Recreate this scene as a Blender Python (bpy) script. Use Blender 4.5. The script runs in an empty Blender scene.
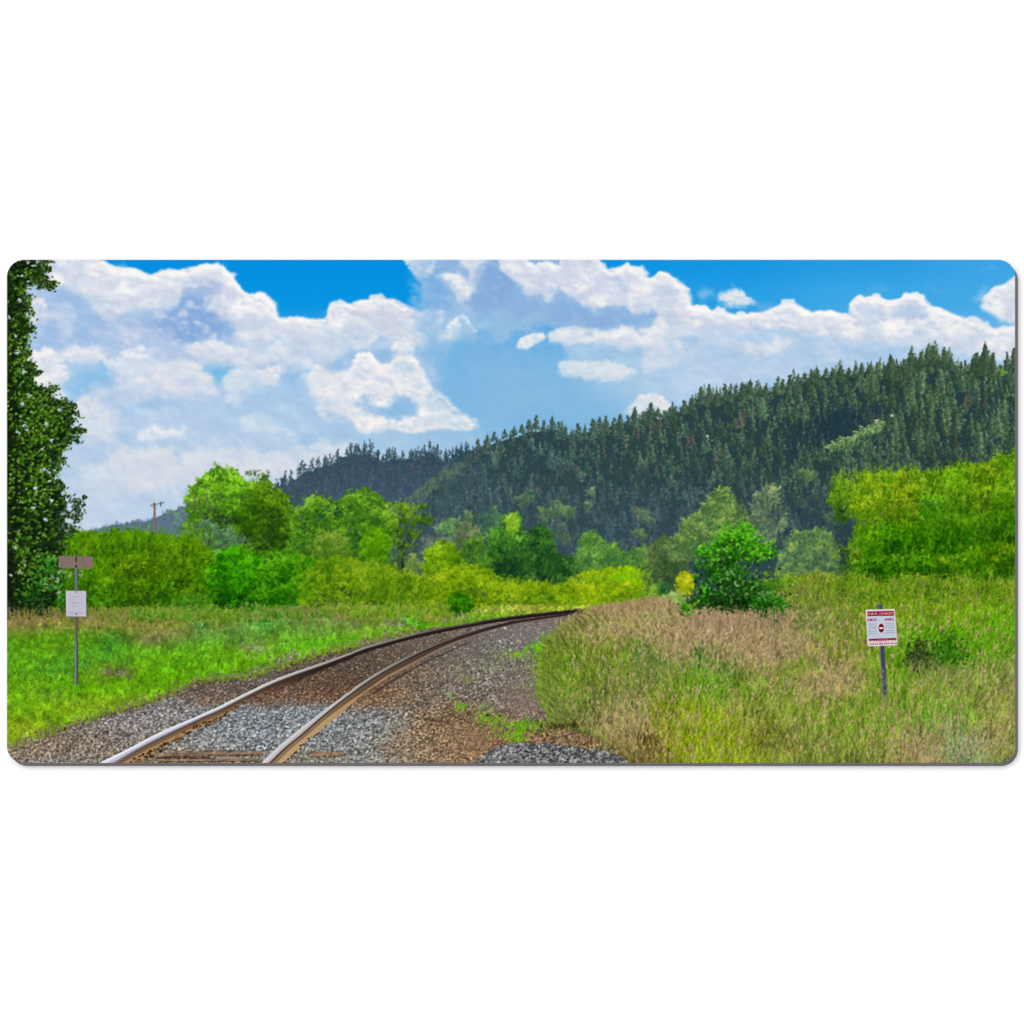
import math, random, time
import numpy as np

# ------------------------------------------------------------------
#  PRINT PAINTER: the ink of the mat's printed top, laid on a regular
#  grid of samples.  Units are millimetre-like "print units" (u) with
#  the printed sheet spanning X0..X1, Y0..Y1 (y downwards).
# ------------------------------------------------------------------
X0, X1, Y0, Y1 = 7.0, 1015.3, 259.8, 762.9
S = 1.5                                   # ink samples per unit
GW = int(round((X1 - X0) * S)) + 1
GH = int(round((Y1 - Y0) * S)) + 1
rng = np.random.default_rng(7)
rnd = random.Random(11)
XX, YY = np.meshgrid(X0 + np.arange(GW, dtype=np.float32) / S,
                     Y0 + np.arange(GH, dtype=np.float32) / S)
INK = np.zeros((GH, GW, 3), np.float32) + np.array((0.16, 0.27, 0.10), np.float32)
LAB = np.zeros((GH, GW), np.int32)

def C(r, g, b):
    return np.array((r, g, b), np.float32) / 255.0

def smooth(a, b, x):
    t = np.clip((x - a) / (b - a), 0, 1)
    return t * t * (3 - 2 * t)

# ---- noise ---------------------------------------------------------
def perlin(x, y, seed):
    r = np.random.default_rng(seed)
    g = r.uniform(0, 2 * math.pi, (256, 256)).astype(np.float32)
    gx, gy = np.cos(g), np.sin(g)
    xi = np.floor(x).astype(np.int32); yi = np.floor(y).astype(np.int32)
    xf = x - xi; yf = y - yi
    u = xf * xf * xf * (xf * (xf * 6 - 15) + 10); v = yf * yf * yf * (yf * (yf * 6 - 15) + 10)
    def gr(ix, iy, dx, dy):
        a = ix & 255; b = iy & 255
        return gx[b, a] * dx + gy[b, a] * dy
    n00 = gr(xi, yi, xf, yf); n10 = gr(xi + 1, yi, xf - 1, yf)
    n01 = gr(xi, yi + 1, xf, yf - 1); n11 = gr(xi + 1, yi + 1, xf - 1, yf - 1)
    a = n00 + u * (n10 - n00); b = n01 + u * (n11 - n01)
    return (a + v * (b - a)) * 1.5

def fbm(x, y, scale, octs, seed, gain=0.5):
    o = 0; amp = 1.0; tot = 0; f = 1.0 / scale
    for i in range(octs):
        o = o + amp * perlin(x * f + 17.3 * i, y * f + 9.1 * i, seed + i)
        tot += amp; amp *= gain; f *= 2.03
    return o / tot

def bumps(x, y, cell, seed):
    """rounded lumps: 1 at a random centre, 0 between centres"""
    r = np.random.default_rng(seed)
    jx = r.uniform(0, 1, (256, 256)).astype(np.float32); jy = r.uniform(0, 1, (256, 256)).astype(np.float32)
    gx = x / cell; gy = y / cell
    xi = np.floor(gx).astype(np.int32); yi = np.floor(gy).astype(np.int32)
    best = np.full(x.shape, 9.0, np.float32)
    for dy in (-1, 0, 1):
        for dx in (-1, 0, 1):
            cx = xi + dx; cy = yi + dy
            px = cx + jx[cy & 255, cx & 255]; py = cy + jy[cy & 255, cx & 255]
            best = np.minimum(best, (px - gx) ** 2 + (py - gy) ** 2)
    return np.sqrt(np.clip(1 - best, 0, 1))

# ---- shapes ----------------------------------------------------------
def spline(pts, n=8):
    """Catmull-Rom through points"""
    p = [np.array(q, float) for q in pts]
    p = [2 * p[0] - p[1]] + p + [2 * p[-1] - p[-2]]
    out = []
    for i in range(1, len(p) - 2):
        for k in range(n):
            t = k / n
            a, b, c, d = p[i - 1], p[i], p[i + 1], p[i + 2]
            out.append(0.5 * (2 * b + (c - a) * t + (2 * a - 5 * b + 4 * c - d) * t * t + (3 * b - a - 3 * c + d) * t ** 3))
    out.append(p[-2])
    return np.array(out)

def window(x0, y0, x1, y1):
    i0 = max(0, int((x0 - X0) * S)); i1 = min(GW, int(math.ceil((x1 - X0) * S)) + 1)
    j0 = max(0, int((y0 - Y0) * S)); j1 = min(GH, int(math.ceil((y1 - Y0) * S)) + 1)
    return i0, i1, j0, j1

def sdf(pts, wx, wy):
    """signed distance to a polygon, negative inside"""
    d = np.full(wx.shape, 1e9, np.float32); s = np.zeros(wx.shape, bool)
    n = len(pts)
    for i in range(n):
        ax, ay = pts[i]; bx, by = pts[(i + 1) % n]
        ex, ey = bx - ax, by - ay
        px, py = wx - ax, wy - ay
        t = np.clip((px * ex + py * ey) / (ex * ex + ey * ey + 1e-9), 0, 1)
        d = np.minimum(d, (px - ex * t) ** 2 + (py - ey * t) ** 2)
        if ey != 0:
            c = ((ay <= wy) & (by > wy)) | ((by <= wy) & (ay > wy))
            s ^= c & (wx < ax + (wy - ay) * ex / ey)
    d = np.sqrt(d)
    return np.where(s, -d, d)

def lay(j0, j1, i0, i1, m, col, pid):
    w = INK[j0:j1, i0:i1]
    w += (col - w) * m[..., None]
    if pid:
        LAB[j0:j1, i0:i1][m > 0.5] = pid

def poly(pts, col, pid=0, alpha=1.0, soft=0.5, warp=0.0, wscale=8.0, seed=1, pad=6, grad=None):
    a = np.array(pts, float)
    pd = pad + soft * 2 + warp * 2
    i0, i1, j0, j1 = window(a[:, 0].min() - pd, a[:, 1].min() - pd, a[:, 0].max() + pd, a[:, 1].max() + pd)
    if i1 <= i0 or j1 <= j0: return
    wx = XX[j0:j1, i0:i1]; wy = YY[j0:j1, i0:i1]
    d = sdf(a, wx, wy)
    if warp: d = d + warp * fbm(wx, wy, wscale, 4, seed) * 1.6
    m = smooth(soft, -soft, d) * alpha
    c = col if grad is None else grad(wx, wy, d)
    lay(j0, j1, i0, i1, m, c, pid)

def dab(x, y, rx, ry, ang, col, alpha=1.0, pid=0):
    r = max(rx, ry) + 1.0
    i0 = int((x - r - X0) * S); i1 = int((x + r - X0) * S) + 2
    j0 = int((y - r - Y0) * S); j1 = int((y + r - Y0) * S) + 2
    if i0 < 0: i0 = 0
    if j0 < 0: j0 = 0
    if i1 > GW: i1 = GW
    if j1 > GH: j1 = GH
    if i1 <= i0 or j1 <= j0: return
    dx = XX[0, i0:i1] - x; dy = (YY[j0:j1, 0] - y)[:, None]
    ca, sa = math.cos(ang), math.sin(ang)
    q = np.sqrt(((dx * ca + dy * sa) / rx) ** 2 + ((dy * ca - dx * sa) / ry) ** 2)
    m = np.clip((1 - q) * min(rx, ry) * S + 0.5, 0, 1) * alpha
    w = INK[j0:j1, i0:i1]
    w += (col - w) * m[..., None]
    if pid: LAB[j0:j1, i0:i1][m > 0.45] = pid

def stroke(x0, y0, x1, y1, w0, w1, col, alpha=1.0, pid=0):
    r = max(w0, w1) + 0.8
    i0 = max(0, int((min(x0, x1) - r - X0) * S)); i1 = min(GW, int((max(x0, x1) + r - X0) * S) + 2)
    j0 = max(0, int((min(y0, y1) - r - Y0) * S)); j1 = min(GH, int((max(y0, y1) + r - Y0) * S) + 2)
    if i1 <= i0 or j1 <= j0: return
    ex, ey = x1 - x0, y1 - y0
    dx = XX[0, i0:i1] - x0; dy = (YY[j0:j1, 0] - y0)[:, None]
    t = np.clip((dx * ex + dy * ey) / (ex * ex + ey * ey + 1e-9), 0, 1)
    d = np.sqrt((dx - ex * t) ** 2 + (dy - ey * t) ** 2)
    m = np.clip(((w0 + (w1 - w0) * t) - d) * S + 0.5, 0, 1) * alpha
    w = INK[j0:j1, i0:i1]
    w += (col - w) * m[..., None]
    if pid: LAB[j0:j1, i0:i1][m > 0.5] = pid

def ribbon(a, b, col, pid=0, alpha=1.0, soft=0.45):
    """fill between two polylines"""
    poly(list(map(tuple, a)) + list(map(tuple, b[::-1])), col, pid, alpha, soft, pad=2)

def ramp(cols, t):
    t = min(0.999, max(0.0, t)) * (len(cols) - 1)
    k = int(t); f = t - k
    return cols[k] * (1 - f) + cols[k + 1] * f

def inside(pts, x, y):
    c = False; n = len(pts); j = n - 1
    for i in range(n):
        xi, yi = pts[i]; xj, yj = pts[j]
        if (yi > y) != (yj > y) and x < (xj - xi) * (y - yi) / (yj - yi) + xi: c = not c
        j = i
    return c

def fray(amp, scale, seed, y0, keep=()):
    """pull the ink about by a pixel or two so that no leafy edge stays smooth"""
    j0 = int((y0 - Y0) * S)
    wx = XX[j0:]; wy = YY[j0:]
    a = amp * smooth(y0, y0 + 12, wy) * S
    dx = fbm(wx, wy, scale, 3, seed, 0.6) * a * 1.6; dy = fbm(wx, wy, scale, 3, seed + 50, 0.6) * a * 1.6
    jj, ii = np.mgrid[0:wx.shape[0], 0:wx.shape[1]]
    x = np.clip(ii + dx, 0, wx.shape[1] - 1.01); y = np.clip(jj + dy, 0, wx.shape[0] - 1.01)
    i = x.astype(int); j = y.astype(int); fx = (x - i)[..., None]; fy = (y - j)[..., None]
    A = INK[j0:].copy(); L = LAB[j0:].copy()
    o = (A[j, i] * (1 - fx) + A[j, i + 1] * fx) * (1 - fy) + (A[j + 1, i] * (1 - fx) + A[j + 1, i + 1] * fx) * fy
    k = np.isin(L, list(keep))
    o[k] = A[k]; l2 = L[(y + .5).astype(int), (x + .5).astype(int)]; l2[k] = L[k]
    INK[j0:] = o; LAB[j0:] = l2

def rough(outline, amp=3.0, step=4.0):
    """subdivide an outline and push it in and out into lobes"""
    out = []; n = len(outline); ph = rnd.uniform(0, 100)
    for k in range(n):
        ax, ay = outline[k]; bx, by = outline[(k + 1) % n]; l = math.hypot(bx - ax, by - ay); m = max(1, int(l / step))
        for q in range(m):
            t = q / m; x = ax + (bx - ax) * t; y = ay + (by - ay) * t
            nx, ny = (by - ay) / (l + 1e-6), -(bx - ax) / (l + 1e-6)
            d = rnd.gauss(0, amp * 0.55) if q else rnd.gauss(0, amp * .3)
            out.append((x + nx * d, y + ny * d))
    return out

PARTS = {}          # id -> (name, label, parent id)
def part(name, label=None, parent=0):
    k = len(PARTS) + 1
    PARTS[k] = (name, label, parent)
    return k
# ------------------------------------------------------------------ sky and clouds
def gridcol(xs, ys, rows, wx, wy):
    """smooth interpolation of a coarse table of inks"""
    a = np.array(rows, np.float32) / 255.0
    u = np.interp(wx[0], xs, np.arange(len(xs))); v = np.interp(wy[:, 0], ys, np.arange(len(ys)))
    i = np.clip(u.astype(int), 0, len(xs) - 2); j = np.clip(v.astype(int), 0, len(ys) - 2)
    fu = (u - i)[None, :, None]; fv = (v - j)[:, None, None]
    fu = fu * fu * (3 - 2 * fu); fv = fv * fv * (3 - 2 * fv)
    A = a[j][:, i]; B = a[j][:, i + 1]; D = a[j + 1][:, i]; E = a[j + 1][:, i + 1]
    return (A * (1 - fu) + B * fu) * (1 - fv) + (D * (1 - fu) + E * fu) * fv

SKY = part('printed_sky', 'blue printed sky paling towards the hills')
CL_L = part('printed_cloud', 'large billowing cloud bank on the left of the sky', SKY)
CL_R = part('printed_cloud', 'long white cloud bank stretching right over the wooded hill', SKY)
CL_T = part('printed_cloud', 'bright triangular cumulus left of the hill crest', SKY)
CL_E = part('printed_cloud', 'small white cloud cut by the right edge', SKY)
CL_P = part('printed_cloud', 'tiny wispy puff in the blue gap', SKY)
CL_S = part('printed_cloud', 'thin flat streak of cloud above the hill', SKY)

t_start = time.time()
jS = int((560 - Y0) * S)
sx = XX[:jS]; sy = YY[:jS]
INK[:jS] = gridcol([7, 200, 400, 560, 720, 860, 1015], [260, 300, 340, 400, 460, 520, 560],
    [[(2,142,224)]*3 + [(4,146,226), (20,150,226), (40,156,226), (62,166,230)],
     [(8,148,226)]*3 + [(20,150,224), (40,158,228), (62,168,230), (70,170,230)],
     [(70,165,226)]*3 + [(92,172,224), (100,175,226), (120,185,230), (120,185,230)],
     [(130,185,228)]*3 + [(112,178,224), (130,186,226), (160,200,230), (160,200,230)],
     [(160,200,228)]*3 + [(132,186,222), (150,196,228), (170,205,230), (170,205,230)],
     [(190,212,230)]*3 + [(140,188,220), (160,200,228), (170,205,230), (170,205,230)],
     [(205,216,230)]*3 + [(140,188,220), (160,200,228), (170,205,230), (170,205,230)]], sx, sy)
LAB[:] = SKY

# edge relief shared by all the clouds
B1 = bumps(sx, sy, 17.0, 31); B2 = bumps(sx + 4, sy, 8.5, 32); B3 = bumps(sx, sy + 3, 4.3, 33); B4 = bumps(sx, sy, 2.4, 35)
LUMP = 0.5 * B1 + 0.30 * B2 + 0.20 * B3 + 0.08 * B4
F1 = fbm(sx, sy * 1.25, 60, 6, 41, 0.55); F2 = fbm(sx, sy * 1.5, 26, 5, 61, 0.6); F3 = fbm(sx, sy * 2.4, 40, 5, 81, 0.55)
WXF = fbm(sx, sy, 28, 5, 91, 0.55); WYF = fbm(sx, sy, 28, 5, 97, 0.55)
def blur(a, sig):
    """separable gaussian"""
    n = int(sig * 2.5) + 1
    k = np.exp(-0.5 * (np.arange(-n, n + 1) / sig) ** 2).astype(np.float32); k /= k.sum()
    for ax in (0, 1):
        p = np.pad(a, [(n, n) if q == ax else (0, 0) for q in range(2)], mode='edge')
        o = 0
        for i, w in enumerate(k):
            o = o + w * (p[i:i + a.shape[0]] if ax == 0 else p[:, i:i + a.shape[1]])
        a = o
    return a
# puffs: lumps wandering on a warped lattice, lit from above and right
qx_ = sx + 5 * WXF; qy_ = sy + 5 * WYF
P1 = bumps(qx_, qy_, 20.0, 131); P2 = bumps(qx_, qy_, 9.5, 132); P3 = bumps(qx_, qy_, 5.2, 133)
Hh = P1 * 7 + P2 * 3.6 + P3 * 1.5 + fbm(sx, sy, 30, 4, 140) * 9
gy_, gx_ = np.gradient(blur(Hh, 1.3), 1.0 / S)
RELIEF = np.clip(gy_ * 0.8 - gx_ * 0.25, -1, 1)
RELIEF = blur(RELIEF, 0.8)
CURD = 0.6 * F2 + 0.4 * blur(fbm(sx, sy * 1.3, 12, 4, 150, 0.6), 0.8)

def cloud(pts, col, alpha=1.0, soft=3.0, lump=6.0, wob=6.0, relief=0.12, pid=0, sub=1):
    """a region of cloud ink whose outline is broken into rounded lumps; soft may be (top, bottom)"""
    p = spline(list(pts) + [pts[0]], 3)[:-1] if sub > 1 else np.array(pts, float)
    st, sb = soft if isinstance(soft, tuple) else (soft, soft)
    pd = max(st, sb) * 2 + wob * 2 + lump
    i0, i1, j0, j1 = window(p[:, 0].min() - pd, p[:, 1].min() - pd, p[:, 0].max() + pd, p[:, 1].max() + pd)
    j1 = min(j1, jS)
    wx = sx[j0:j1, i0:i1]; wy = sy[j0:j1, i0:i1]
    qx = wx + wob * WXF[j0:j1, i0:i1] * 1.8; qy = wy + wob * WYF[j0:j1, i0:i1] * 1.8
    d = sdf(p, qx, qy) - lump * (LUMP[j0:j1, i0:i1] - 0.55)
    if min(st, sb) >= 1.9:                       # inner patches melt into one another
        d = d + (CURD[j0:j1, i0:i1] * 2.6 + RELIEF[j0:j1, i0:i1] * -0.5) * min(12.0, sb * 1.5); st *= 1.35; sb *= 1.35
    if sb != st:
        cy0, cy1 = p[:, 1].min(), p[:, 1].max()
        k = smooth(cy0 + 0.25 * (cy1 - cy0), cy0 + 0.85 * (cy1 - cy0), wy)
        s = st + (sb - st) * k
    else: s = st
    t = np.clip((s - d) / (2 * s), 0, 1)
    m = t * t * (3 - 2 * t) * alpha
    r = np.clip(RELIEF[j0:j1, i0:i1] * relief * 6.0 + CURD[j0:j1, i0:i1] * relief * 3.0 + relief * 0.6, -1, 1)[..., None]
    c = col + np.where(r > 0, (C(254, 250, 246) - col) * r * 0.6, (col - C(150, 184, 226)) * r)
    lay(j0, j1, i0, i1, m, c, pid)

def puffs(pts, n, r0, r1, bright, shade, alpha=0.9, pid=0, bias=0.0, soft=0.22):
    """cauliflower lobes scattered in an outline, upper ones first; each is bright on top and melts away below"""
    a = np.array(pts, float); x0, y0 = a.min(0); x1, y1 = a.max(0)
    ps = []
    while len(ps) < n:
        x = rnd.uniform(x0, x1); y = y0 + (y1 - y0) * rnd.random() ** (1 + bias)
        if inside(pts, x, y): ps.append((y, x, r0 + (r1 - r0) * rnd.random() ** 2))
        elif rnd.random() < 0.02: n -= 1
    for y, x, r in sorted(ps):
        i0, i1, j0, j1 = window(x - r * 1.7, y - r * 1.7, x + r * 1.7, y + r * 1.7)
        j1 = min(j1, jS)
        if i1 <= i0 or j1 <= j0: continue
        wx = sx[j0:j1, i0:i1]; wy = sy[j0:j1, i0:i1]
        nx = (wx - x) / r + 0.30 * NA[j0:j1, i0:i1]; ny = (wy - y) / (r * 0.85) + 0.30 * NB[j0:j1, i0:i1]
        d = np.sqrt(nx * nx + ny * ny)
        m = smooth(1.0 + soft * 0.5, 1.0 - soft, d) * smooth(1.0, -0.25, ny) * alpha
        k = np.clip(smooth(-0.55, 0.75, ny * 0.9 - nx * 0.25) + (rnd.random() - 0.5) * 0.25, 0, 1)[..., None]
        c = bright * (1 - k) + shade * k
        lay(j0, j1, i0, i1, m, c, pid)

NA = fbm(sx, sy, 8, 3, 171, 0.45) * 1.7; NB = fbm(sx, sy, 8, 3, 177, 0.45) * 1.7
_cloud = cloud
def cloud(pts, col, alpha=1.0, soft=3.0, lump=6.0, wob=6.0, relief=0.12, pid=0, sub=1):
    _cloud(pts, col, alpha, soft, lump, wob, relief, pid, sub)
    if float(col.min()) > 0.84 and alpha >= 0.75:
        a = np.array(pts, float); ar = 0.5 * abs(np.dot(a[:, 0], np.roll(a[:, 1], 1)) - np.dot(a[:, 1], np.roll(a[:, 0], 1)))
        big = min(11.0, max(2.4, ar ** 0.5 * 0.23))
        n = int(min(170, 5 + ar / (big * big) * 1.9))
        crisp = isinstance(soft, tuple) and soft[0] <= 1.6
        puffs(pts, n, big * 0.28, big, C(253, 250, 246) * float(min(1, col.mean() * 1.04)), C(178, 192, 222) if crisp else C(200, 211, 231), 0.85 if crisp else 0.6, pid, 0.3, 0.22 if crisp else 0.5)
WHT = C(250, 245, 241); PAL = C(232, 232, 238); GRY = C(196, 209, 230); SHB = C(150, 184, 224); SHD = C(122, 166, 216)
HAZ = C(182, 206, 230)

# -- body of the left bank
topL = [(20,250),(60,252),(86,259),(89,265),(100,266),(118,269),(128,273),(140,272),(150,276),(160,271),(170,271),(178,275),(190,273),(200,268),(210,266),(222,267),
        (229,273),(233,281),(240,288),(247,296),(252,299),(258,294),(264,295),(270,300),(275,308),(277,318),(285,320),(296,317),(305,321),(318,320),(325,319),
        (327,312),(331,306),(340,303),(352,306),(360,301),(375,299),(390,300),(400,305),(412,309),(420,313),(432,312),(445,312),(452,318),(456,324),(450,340)]
cloud(topL + [(440,380),(430,425),(380,445),(300,470),(200,500),(7,520),(7,250)], C(176,203,232), 1.0, (1.0, 26), 5, 2, 0.05, CL_L)
# -- body of the middle and right banks
topR = [(405,252),(406,262),(413,270),(419,277),(424,284),(426,300),(430,312),(470,315),(500,318)]
cloud([(405,252)] + topR[1:] + [(560,325),(640,330),(690,310),(683,290),(675,281),(665,272),(658,273),(652,279),(645,278),(635,272),(627,267),(620,270),(612,272),(605,270),(597,262),(590,252)],
      C(140,180,224), 1.0, (1.2, 6), 4, 2, 0.06, CL_R)
cloud([(560,330),(640,325),(683,300),(687,305),(695,310),(705,309),(720,312),(735,315),(745,316),(760,313),(770,309),(780,306),(790,305),(800,309),(812,313),(820,311),(830,312),(845,317),
       (851,314),(852,304),(857,299),(870,298),(880,301),(890,303),(900,299),(910,296),(920,297),(927,303),(930,308),(940,311),(955,315),(965,319),(980,325),(990,331),(1000,331),(1030,328),
       (1030,420),(850,430),(700,430),(620,400),(570,370)], C(168,202,232), 1.0, (1.0, 22), 4, 1.5, 0.05, CL_R)

# left bank: shadows and whites
cloud([(30,286),(60,284),(92,300),(110,318),(180,312),(215,315),(232,330),(228,345),(150,348),(90,352),(40,348),(26,330)], C(160,190,228), 0.95, 9, 4, 8, 0.05)
cloud([(95,318),(140,314),(180,318),(150,342),(110,340)], C(140,176,222), 0.6, 9, 4, 8, 0.06)
cloud([(175,298),(186,288),(205,290),(225,312),(232,330),(225,343),(195,346),(165,340),(160,322)], C(128,166,218), 0.85, 7, 5, 6, 0.10)
cloud([(45,250),(87,258),(118,269),(150,276),(170,271),(183,277),(183,290),(174,300),(160,303),(145,306),(130,305),(112,313),(102,311),(92,298),(80,288),(60,284),(45,286)], WHT, 1.0, (1.2, 8), 5, 3, 0.10, CL_L)
cloud([(90,270),(112,272),(118,290),(104,296),(90,285)], C(226,226,236), 0.7, 6, 4, 6, 0.1)
cloud([(130,284),(160,280),(178,284),(170,296),(140,299)], C(226,228,238), 0.6, 6, 4, 6, 0.1)
cloud([(183,275),(200,268),(212,266),(222,267),(229,274),(240,289),(250,298),(262,296),(274,305),(276,322),(276,332),(262,341),(250,342),(240,338),(234,326),(222,314),(208,306),(214,298),(222,292),(217,285),(204,283),(190,284)], WHT, 1.0, (1.0, 6), 5, 3, 0.10, CL_L)
cloud([(192,279),(206,275),(217,282),(220,292),(208,297),(195,292)], C(168,186,222), 0.75, 5, 4, 5, 0.1)
cloud([(206,303),(214,299),(222,304),(224,312),(232,318),(236,334),(228,334),(222,320),(213,312)], C(150,180,222), 0.45, 4, 4, 5, 0.1)
for (x, y, r) in ((178,296,3),(172,303,4),(190,304,2.6),(184,316,3.4),(187,324,3),(160,315,4),(197,324,2),(135,340,5.0),(126,333,3),(214,338,2.4),(203,331,2)):
    cloud([(x-r,y+r*.6),(x-r*.6,y-r*.7),(x+r*.5,y-r),(x+r,y),(x+r*.5,y+r*.8)], C(232,232,240), 0.5, (2.2, 3.4), 3, 4, 0.1)
cloud([(250,305),(272,318),(275,336),(256,346),(246,332)], C(232,232,238), 0.5, 6, 4, 5, 0.12)
cloud([(28,302),(42,298),(48,312),(38,324),(28,322)], C(226,226,236), 0.75, 7, 3, 6, 0.08)
cloud([(45,308),(60,304),(70,318),(72,342),(62,338),(56,322)], C(214,220,236), 0.55, 6, 3, 6, 0.08)
cloud([(25,366),(34,352),(50,352),(62,360),(69,371),(87,376),(76,383),(66,391),(58,402),(34,398),(24,390)], C(243,240,240), 0.95, (2.5, 6), 4, 5, 0.10)
cloud([(58,358),(78,350),(96,352),(112,364),(108,372),(90,366),(72,362)], C(230,230,238), 0.8, 5, 4, 6, 0.10)
cloud([(112,362),(122,352),(140,346),(152,352),(150,364),(136,370),(120,370)], C(240,238,240), 0.85, (3, 7), 4, 5, 0.10)
cloud([(95,332),(130,322),(170,334),(160,345),(110,345)], C(205,214,234), 0.6, 9, 4, 8, 0.06)
cloud([(185,348),(215,345),(250,350),(280,346),(290,358),(255,364),(215,362),(190,356)], C(236,234,238), 0.85, 6, 4, 6, 0.10)
cloud([(150,350),(172,346),(182,352),(172,360),(154,360)], C(176,200,228), 0.7, 5, 4, 5, 0.06)
cloud([(68,372),(90,366),(110,372),(112,388),(92,392),(74,398),(66,388)], C(126,186,230), 0.75, 6, 4, 6, 0.04)
cloud([(206,366),(222,364),(236,368),(230,380),(214,384),(204,376)], C(104,180,230), 0.85, 4.5, 4, 5, 0.03)
cloud([(145,372),(165,362),(185,362),(205,372),(210,384),(215,392),(190,402),(150,400),(120,402),(112,392),(128,384)], C(228,230,238), 0.85, 5.5, 5, 7, 0.11)
cloud([(112,402),(150,402),(190,404),(160,412),(120,410)], C(158,194,228), 0.6, 5, 4, 6, 0.05)
cloud([(225,384),(240,372),(262,370),(284,364),(284,378),(262,384),(240,398),(228,396)], C(238,236,238), 0.85, 5, 4, 6, 0.10)
cloud([(76,402),(100,392),(118,412),(112,440),(84,436),(70,420)], C(222,226,236), 0.75, 8, 4, 8, 0.08)
cloud([(135,440),(145,429),(155,425),(164,430),(178,429),(186,426),(181,434),(166,438),(150,439)], C(250,247,244), 0.85, (1.9, 3.5), 4, 4, 0.08)
cloud([(125,416),(200,410),(205,422),(160,426),(128,428)], C(206,218,234), 0.6, 8, 4, 8, 0.05)
cloud([(240,416),(256,414),(270,424),(296,434),(298,438),(262,437),(246,432)], C(232,232,236), 0.75, 5, 4, 5, 0.08)
cloud([(110,458),(140,450),(190,452),(250,450),(330,446),(360,452),(300,470),(250,480),(180,488),(120,492),(90,488)], C(222,224,232), 0.8, 12, 5, 10, 0.05)
cloud([(80,470),(110,472),(120,500),(100,530),(70,540),(60,500)], C(206,216,232), 0.7, 12, 4, 8, 0.03)
cloud([(300,432),(400,436),(480,432),(470,446),(380,448),(300,460)], C(142,188,224), 0.75, 9, 4, 6, 0.03)
# upper lumps left of the blue gap
cloud([(327,320),(329,309),(335,304),(344,304),(354,308),(356,318),(350,326),(336,328),(328,326)], WHT, 1.0, (0.9, 4), 4, 2, 0.10, CL_L)
cloud([(354,309),(361,302),(378,299),(392,301),(404,307),(416,318),(420,332),(405,342),(390,336),(376,330),(358,326)], C(222,224,234), 1.0, (1.0, 7), 4, 3, 0.10, CL_L)
cloud([(358,304),(375,299),(392,301),(384,305),(366,308)], WHT, 0.9, (1, 3), 3, 2, 0.08)
cloud([(340,322),(360,324),(376,330),(374,344),(362,350),(350,342)], C(242,238,238), 0.9, 4, 4, 5, 0.12)
cloud([(398,322),(412,320),(424,314),(440,312),(450,316),(446,328),(432,338),(420,342),(404,336)], C(244,240,240), 0.9, (1.2, 5), 5, 4, 0.12, CL_L)
cloud([(440,340),(444,328),(452,320),(460,315),(466,316),(470,324),(476,331),(468,337),(452,341)], C(246,242,240), 0.95, (1.0, 5), 4, 3, 0.10, CL_L)
cloud([(391,350),(396,342),(406,339),(414,344),(413,354),(403,358),(394,356)], C(246,243,240), 0.95, (1.3, 3.5), 3, 2, 0.06, CL_L)
cloud([(300,330),(325,322),(345,338),(350,356),(322,366),(300,372),(288,362),(286,340)], C(232,232,238), 0.7, 7, 5, 7, 0.12)
cloud([(278,318),(300,318),(322,322),(316,332),(288,336),(278,330)], C(240,238,240), 0.85, (1.4, 6), 4, 3, 0.10, CL_L)
cloud([(284,370),(300,366),(312,374),(300,388),(286,390)], C(140,186,228), 0.7, 6, 4, 6, 0.04)
cloud([(345,352),(362,346),(392,352),(388,362),(372,356),(352,362),(336,378),(326,372)], C(140,182,226), 0.75, 6, 3, 5, 0.05)
cloud([(256,388),(300,384),(312,402),(300,420),(262,420)], C(164,198,230), 0.6, 10, 4, 8, 0.04)
# triangular cumulus
cloud([(308,378),(318,368),(334,376),(350,376),(352,400),(346,414),(328,410),(314,398)], C(236,236,236), 0.85, 4.5, 4, 6, 0.14, CL_T)
cloud([(320,392),(330,388),(342,384),(350,376),(353,364),(359,355),(370,354),(379,366),(388,365),(400,358),(412,357),(418,365),(424,378),(431,390),(444,397),(455,407),(465,416),(474,425),(472,429),(445,429),(412,430),(395,428),(378,431),(364,430),(354,420),(340,412),(330,404)], C(248,243,236), 1.0, (1.2, 2.5), 5, 3, 0.16, CL_T)
cloud([(353,402),(366,398),(384,403),(400,396),(413,394),(414,414),(402,421),(384,420),(366,414)], C(150,190,226), 0.85, 5, 1, 2.0, 0.05)
cloud([(366,406),(386,408),(404,400),(408,412),(388,417),(370,412)], C(132,182,226), 0.8, 4.5, 1, 2.0, 0.03)
puffs([(352,390),(414,388),(414,395),(398,398),(384,401),(366,397)], 26, 2.0, 5.0, C(252,247,240), C(196,208,226), 0.8, CL_T)
puffs([(356,414),(376,420),(404,422),(414,414),(420,426),(380,428),(358,420)], 26, 1.8, 4.0, C(250,246,240), C(214,220,230), 0.8, CL_T)
cloud([(392,366),(404,362),(413,364),(414,372),(400,374)], C(170,200,228), 0.55, 3.0, 2, 4, 0.08)
cloud([(362,387),(372,382),(378,386),(368,391)], C(190,210,230), 0.4, 3.0, 2, 4, 0.08)
cloud([(428,402),(438,400),(446,408),(436,412),(430,410)], C(186,208,230), 0.6, 3.0, 2, 4, 0.08)
cloud([(318,394),(340,398),(352,412),(336,412)], C(220,226,234), 0.6, 4, 3, 4, 0.14)
cloud([(425,421),(445,418),(460,424),(440,428)], C(214,222,232), 0.6, 3, 3, 4, 0.08)
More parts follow.
